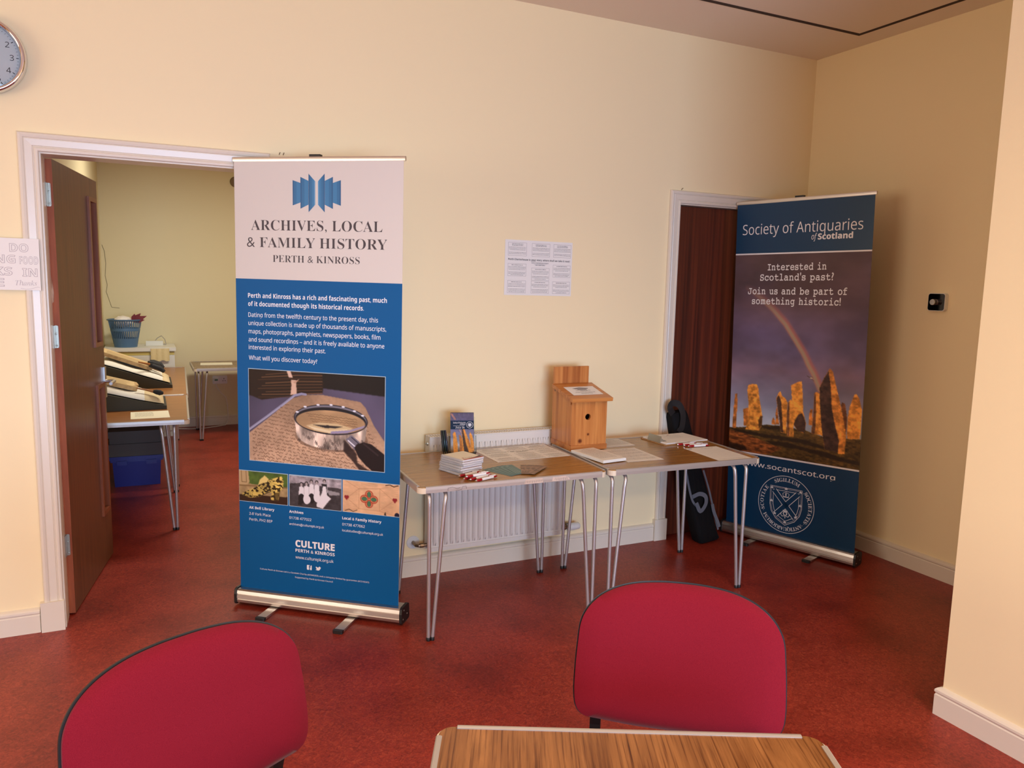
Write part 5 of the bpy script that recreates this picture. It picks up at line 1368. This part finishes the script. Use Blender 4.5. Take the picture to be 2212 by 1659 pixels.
flat_paper('printed_sheet', 'blank cream papers lying on the far table by the wall socket', 'paper sheet', .62, 4.42, R(-4), .30, .20, None, mt=mat('cream_paper', (234, 230, 206), .8), t=.004)

# boxes under the near table
BLUEC = mat('blue_crate_plastic', (18, 30, 130), .4); GREYB = mat('grey_archive_board', (84, 82, 80), .8)
cr = thing('storage_crate', 'dark blue lidded plastic crate on the floor under the small-room table', 'crate', (-.10, 2.66, 0), R(-1))
bm = NB(); v = box(bm, (-.165, -.195, .0), (.165, .195, .215))
for q in v[:4]: q.co.x *= .93; q.co.y *= .94
finish(bm, 'tub', BLUEC, cr, bevel=.006)
bm = NB(); box(bm, (-.182, -.208, .205), (.182, .208, .232)); box(bm, (-.176, -.2, .190), (.176, .2, .206)); finish(bm, 'lid', BLUEC, cr, bevel=.004)
for x in (-.1, .1):
    bm = NB(); box(bm, (x-.035, -.212, .168), (x+.035, -.196, .20)); finish(bm, 'handle', BLUEC, cr, bevel=.003)
for i, (z, w_, lb) in enumerate(((.2325, .19, 'lower grey archive box resting on the blue crate'), (.3285, .184, 'upper grey archive box on top of the other grey one'))):
    b_ = thing('archive_box', lb, 'archive box', (-.10, 2.65, z), R(-1), 'grey archive boxes')
    bm = NB(); box(bm, (-w_+.006, -.19, 0), (w_-.006, .19, .07)); finish(bm, 'tray', GREYB, b_, bevel=.002)
    bm = NB(); box(bm, (-w_, -.197, .046), (w_, .197, .0945)); finish(bm, 'lid', GREYB, b_, bevel=.002)

# white cabinet in the corner with what stands on it
CABW = mat('white_cabinet_laminate', (222, 222, 212), .4); TAPE = mat('yellow_tape', (206, 190, 110), .6); TOWEL = mat('pale_yellow_cloth', (222, 206, 158), .9, bump=((60, 60, 60), .5, .006))
cab = thing('cabinet', 'low white cabinet in the far left corner of the small room', 'cabinet', (-.07, 4.565, 0))
bm = NB(); box(bm, (-.30, -.205, 0), (.305, .255, .845)); finish(bm, 'body', CABW, cab, bevel=.003)
bm = NB(); box(bm, (-.305, -.225, .846), (.318, .262, .880)); finish(bm, 'worktop', CABW, cab, bevel=.003)
bm = NB(); box(bm, (-.298, -.2085, .808), (.303, -.2055, .840)); finish(bm, 'tape_strip', TAPE, cab)
bm = NB(); box(bm, (-.29, -.212, .06), (.298, -.2056, .800)); finish(bm, 'door', CABW, cab, bevel=.002)
bm = NB(); n = 14
for k in range(n):
    x0, x1 = .10+.165*k/n-.006, .10+.165*(k+1)/n-.006; a = .004*math.sin(k*1.4); b = .004*math.sin((k+1)*1.4)
    f0 = [bm.verts.new((x0, -.232-a, .872)), bm.verts.new((x1, -.232-b, .872)), bm.verts.new((x1, -.236-b, .752+.006*math.sin(k))), bm.verts.new((x0, -.236-a, .752+.006*math.sin(k-1)))]
    f1 = [bm.verts.new(v_.co+Vector((0, .005, 0))) for v_ in f0]
    bm.faces.new(f0); bm.faces.new(f1[::-1])
    for i in range(4): bm.faces.new((f0[i], f0[(i+1) % 4], f1[(i+1) % 4], f1[i]))
o = finish(bm, 'cloth', TOWEL, None, smooth=True); o.location = (-.07, 4.565, 0); tag(o, 'pale yellow cloth hanging over the edge of the white cabinet', 'cloth')
bm = NB(); box(bm, (-.08, -.03, 0), (.075, .03, .045)); o = finish(bm, 'adaptor_box', CABW, None, bevel=.006); o.location = (.065, 4.62, .8805); tag(o, 'small white box on the cabinet, to the right of the blue basket', 'box')
bm = NB(); tube(bm, [(.045, 4.75, .8845), (.09, 4.78, .94), (.13, 4.77, .965), (.16, 4.74, .93), (.17, 4.70, .8845), (.12, 4.69, .8845), (.08, 4.72, .8845)], .004, 8); tag(finish(bm, 'flex', mat('grey_flex', (170, 166, 158), .5), None, smooth=True), 'loop of grey flex behind the small white box', 'cable')

BSK = mat('blue_basket_plastic', (78, 112, 146), .45)
bk = thing('waste_basket', 'blue plastic slatted wastepaper basket standing on the white cabinet', 'basket', (-.190, 4.50, .8805))
HB_, RB, RT = .265, .100, .148
def rr(z): return RB+(RT-RB)*z/HB_
bm = NB(); lathe(bm, [(0, .0), (RB, 0), (rr(.085), .085), (rr(.085)-.004, .085), (RB-.004, .004), (0, .004)], 36); finish(bm, 'bucket', BSK, bk, smooth=True, angle=40)
bm = NB(); lathe(bm, [(rr(.160), .155), (rr(.16)+.002, .18), (rr(.185)-.004, .184), (rr(.16)-.004, .155)], 36, close=True); finish(bm, 'middle_band', BSK, bk, smooth=True, angle=40)
bm = NB(); lathe(bm, [(RT, .255), (RT+.010, .257), (RT+.011, .265), (RT, .268), (RT-.006, .262), (RT-.005, .25)], 36, close=True); finish(bm, 'rim', BSK, bk, smooth=True, angle=40)
for za, zb in ((.082, .157), (.183, .254)):
    bm = NB()
    for k in range(44):
        a = 2*PI*k/44; r1, r2 = rr(za)-.002, rr(zb)-.002; w_ = .0045
        d = Vector((math.cos(a), math.sin(a), 0)); q = Vector((-d.y, d.x, 0))*w_
        v = [bm.verts.new(d*(r1+e)+q*s_+Vector((0, 0, za))) for e, s_ in ((-.0015, -1), (.0015, -1), (.0015, 1), (-.0015, 1))]+[bm.verts.new(d*(r2+e)+q*s_+Vector((0, 0, zb))) for e, s_ in ((-.0015, -1), (.0015, -1), (.0015, 1), (-.0015, 1))]
        for i in range(4): bm.faces.new((v[i], v[(i+1) % 4], v[4+(i+1) % 4], v[4+i]))
    finish(bm, 'slats', BSK, bk)
def crumple(nm, label, mt, loc, rad, seed, cat, flat=.7):
    bm = NB(); bmesh.ops.create_icosphere(bm, subdivisions=3, radius=rad); g = np.random.default_rng(seed)
    D = g.normal(size=(14, 3)); D /= np.linalg.norm(D, axis=1)[:, None]
    for v in bm.verts:
        n_ = np.array(v.co)/rad; k = min(1-.35*max(0, float(n_@d)-.55) for d in D); v.co *= k*(.92+.16*g.random()); v.co.z *= flat
    o = finish(bm, nm, mt, None); o.location = loc; return tag(o, label, cat)
crumple('crumpled_paper', 'crumpled white paper poking out of the blue basket', PAPER, (-.205, 4.46, 1.128), .098, 3, 'paper', .62)
bm = NB()
for k, (a, l_) in enumerate(((22, .13), (48, .10), (5, .10), (80, .07))):
    d = Vector((math.cos(R(a)), -.15, math.sin(R(a)))).normalized(); p = Vector((0, 0, 0)); q = d.cross(Vector((0, 1, 0))).normalized()
    P = [p-q*.018, p+d*l_*.45-q*.026, p+d*l_, p+d*l_*.5+q*.024, p+q*.016]
    a_ = [bm.verts.new(v) for v in P]; b_ = [bm.verts.new(v+Vector((0, .003, 0))) for v in P]; bm.faces.new(a_); bm.faces.new(b_[::-1])
    for i in range(5): bm.faces.new((a_[i], a_[(i+1) % 5], b_[(i+1) % 5], b_[i]))
o = finish(bm, 'wrapper', mat('dark_red_wrapper', (120, 40, 48), .4)); o.location = (-.115, 4.43, 1.135); tag(o, 'torn dark red wrapper poking out of the basket, right of the paper', 'wrapper')

# far wall: socket, plug and cable, a dark disc high up, loose wire
sk = thing('wall_socket', 'white double wall socket under the far table', 'socket', (.682, 4.84, .488))
bm = NB(); prism(bm, rrect(-.073, -.043, .073, .043, .006), -.010, -.0003, 0, 'y'); finish(bm, 'faceplate', WHITEP, sk, bevel=.002)
for x in (-.012, .012):
    bm = NB(); prism(bm, rrect(x-.007, .012, x+.007, .034, .002), -.0145, -.0100, 0, 'y'); finish(bm, 'switch', WHITEP, sk, bevel=.001)
for x, z, a, b in ((.040, .010, .003, .007), (.029, -.012, .006, .0025), (.051, -.012, .006, .0025)):
    bm = NB(); box(bm, (x-a, -.0106, z-b), (x+a, -.0101, z+b)); finish(bm, 'socket_hole', BLACKP, sk)
pg = thing('plug', 'white plug with a green label in the left half of the wall socket', 'plug', (.642, 4.8295, .480))
bm = NB(); prism(bm, rrect(-.026, -.026, .026, .026, .008), -.032, 0, 0, 'y'); finish(bm, 'plug_body', WHITEP, pg, bevel=.003)
bm = NB(); prism(bm, rrect(-.016, .002, .016, .018, .002), -.0335, -.0322, 0, 'y'); finish(bm, 'green_label', mat('green_label', (70, 128, 92), .5), pg)
bm = NB(); tube(bm, [(.642, 4.808, .452), (.645, 4.80, .42), (.68, 4.80, .36), (.735, 4.80, .30), (.748, 4.80, .22), (.752, 4.80, .12), (.748, 4.79, .05), (.72, 4.76, .010), (.62, 4.72, .0055), (.50, 4.66, .0055), (.38, 4.66, .0055), (.26, 4.70, .0055)], .0045, 8)
tag(finish(bm, 'power_cable', WHITEP, None, smooth=True), 'white power cable hanging from the plug down to the floor', 'cable')
bm = NB(); lathe(bm, [(0, .020), (.045, .020), (.052, .014), (.054, 0), (0, 0)], 28, mtx=Matrix.Translation((.885, 4.8397, 2.555)) @ RX); tag(finish(bm, 'wall_disc', mat('olive_plastic', (118, 100, 66), .6), None, smooth=True), 'round dark olive disc high on the far wall beside the blue banner', 'wall fitting')
bm = NB(); tube(bm, [(-.372, 4.838, 1.86), (-.352, 4.838, 1.80), (-.345, 4.838, 1.68), (-.355, 4.838, 1.56), (-.340, 4.838, 1.47), (-.352, 4.838, 1.40), (-.335, 4.838, 1.34), (-.31, 4.838, 1.25), (-.24, 4.838, 1.24)], .0018, 6); tag(finish(bm, 'loose_wire', mat('dark_wire', (112, 100, 74), .6), None, smooth=True), 'thin loose wire hanging down the far wall above the basket', 'wire')
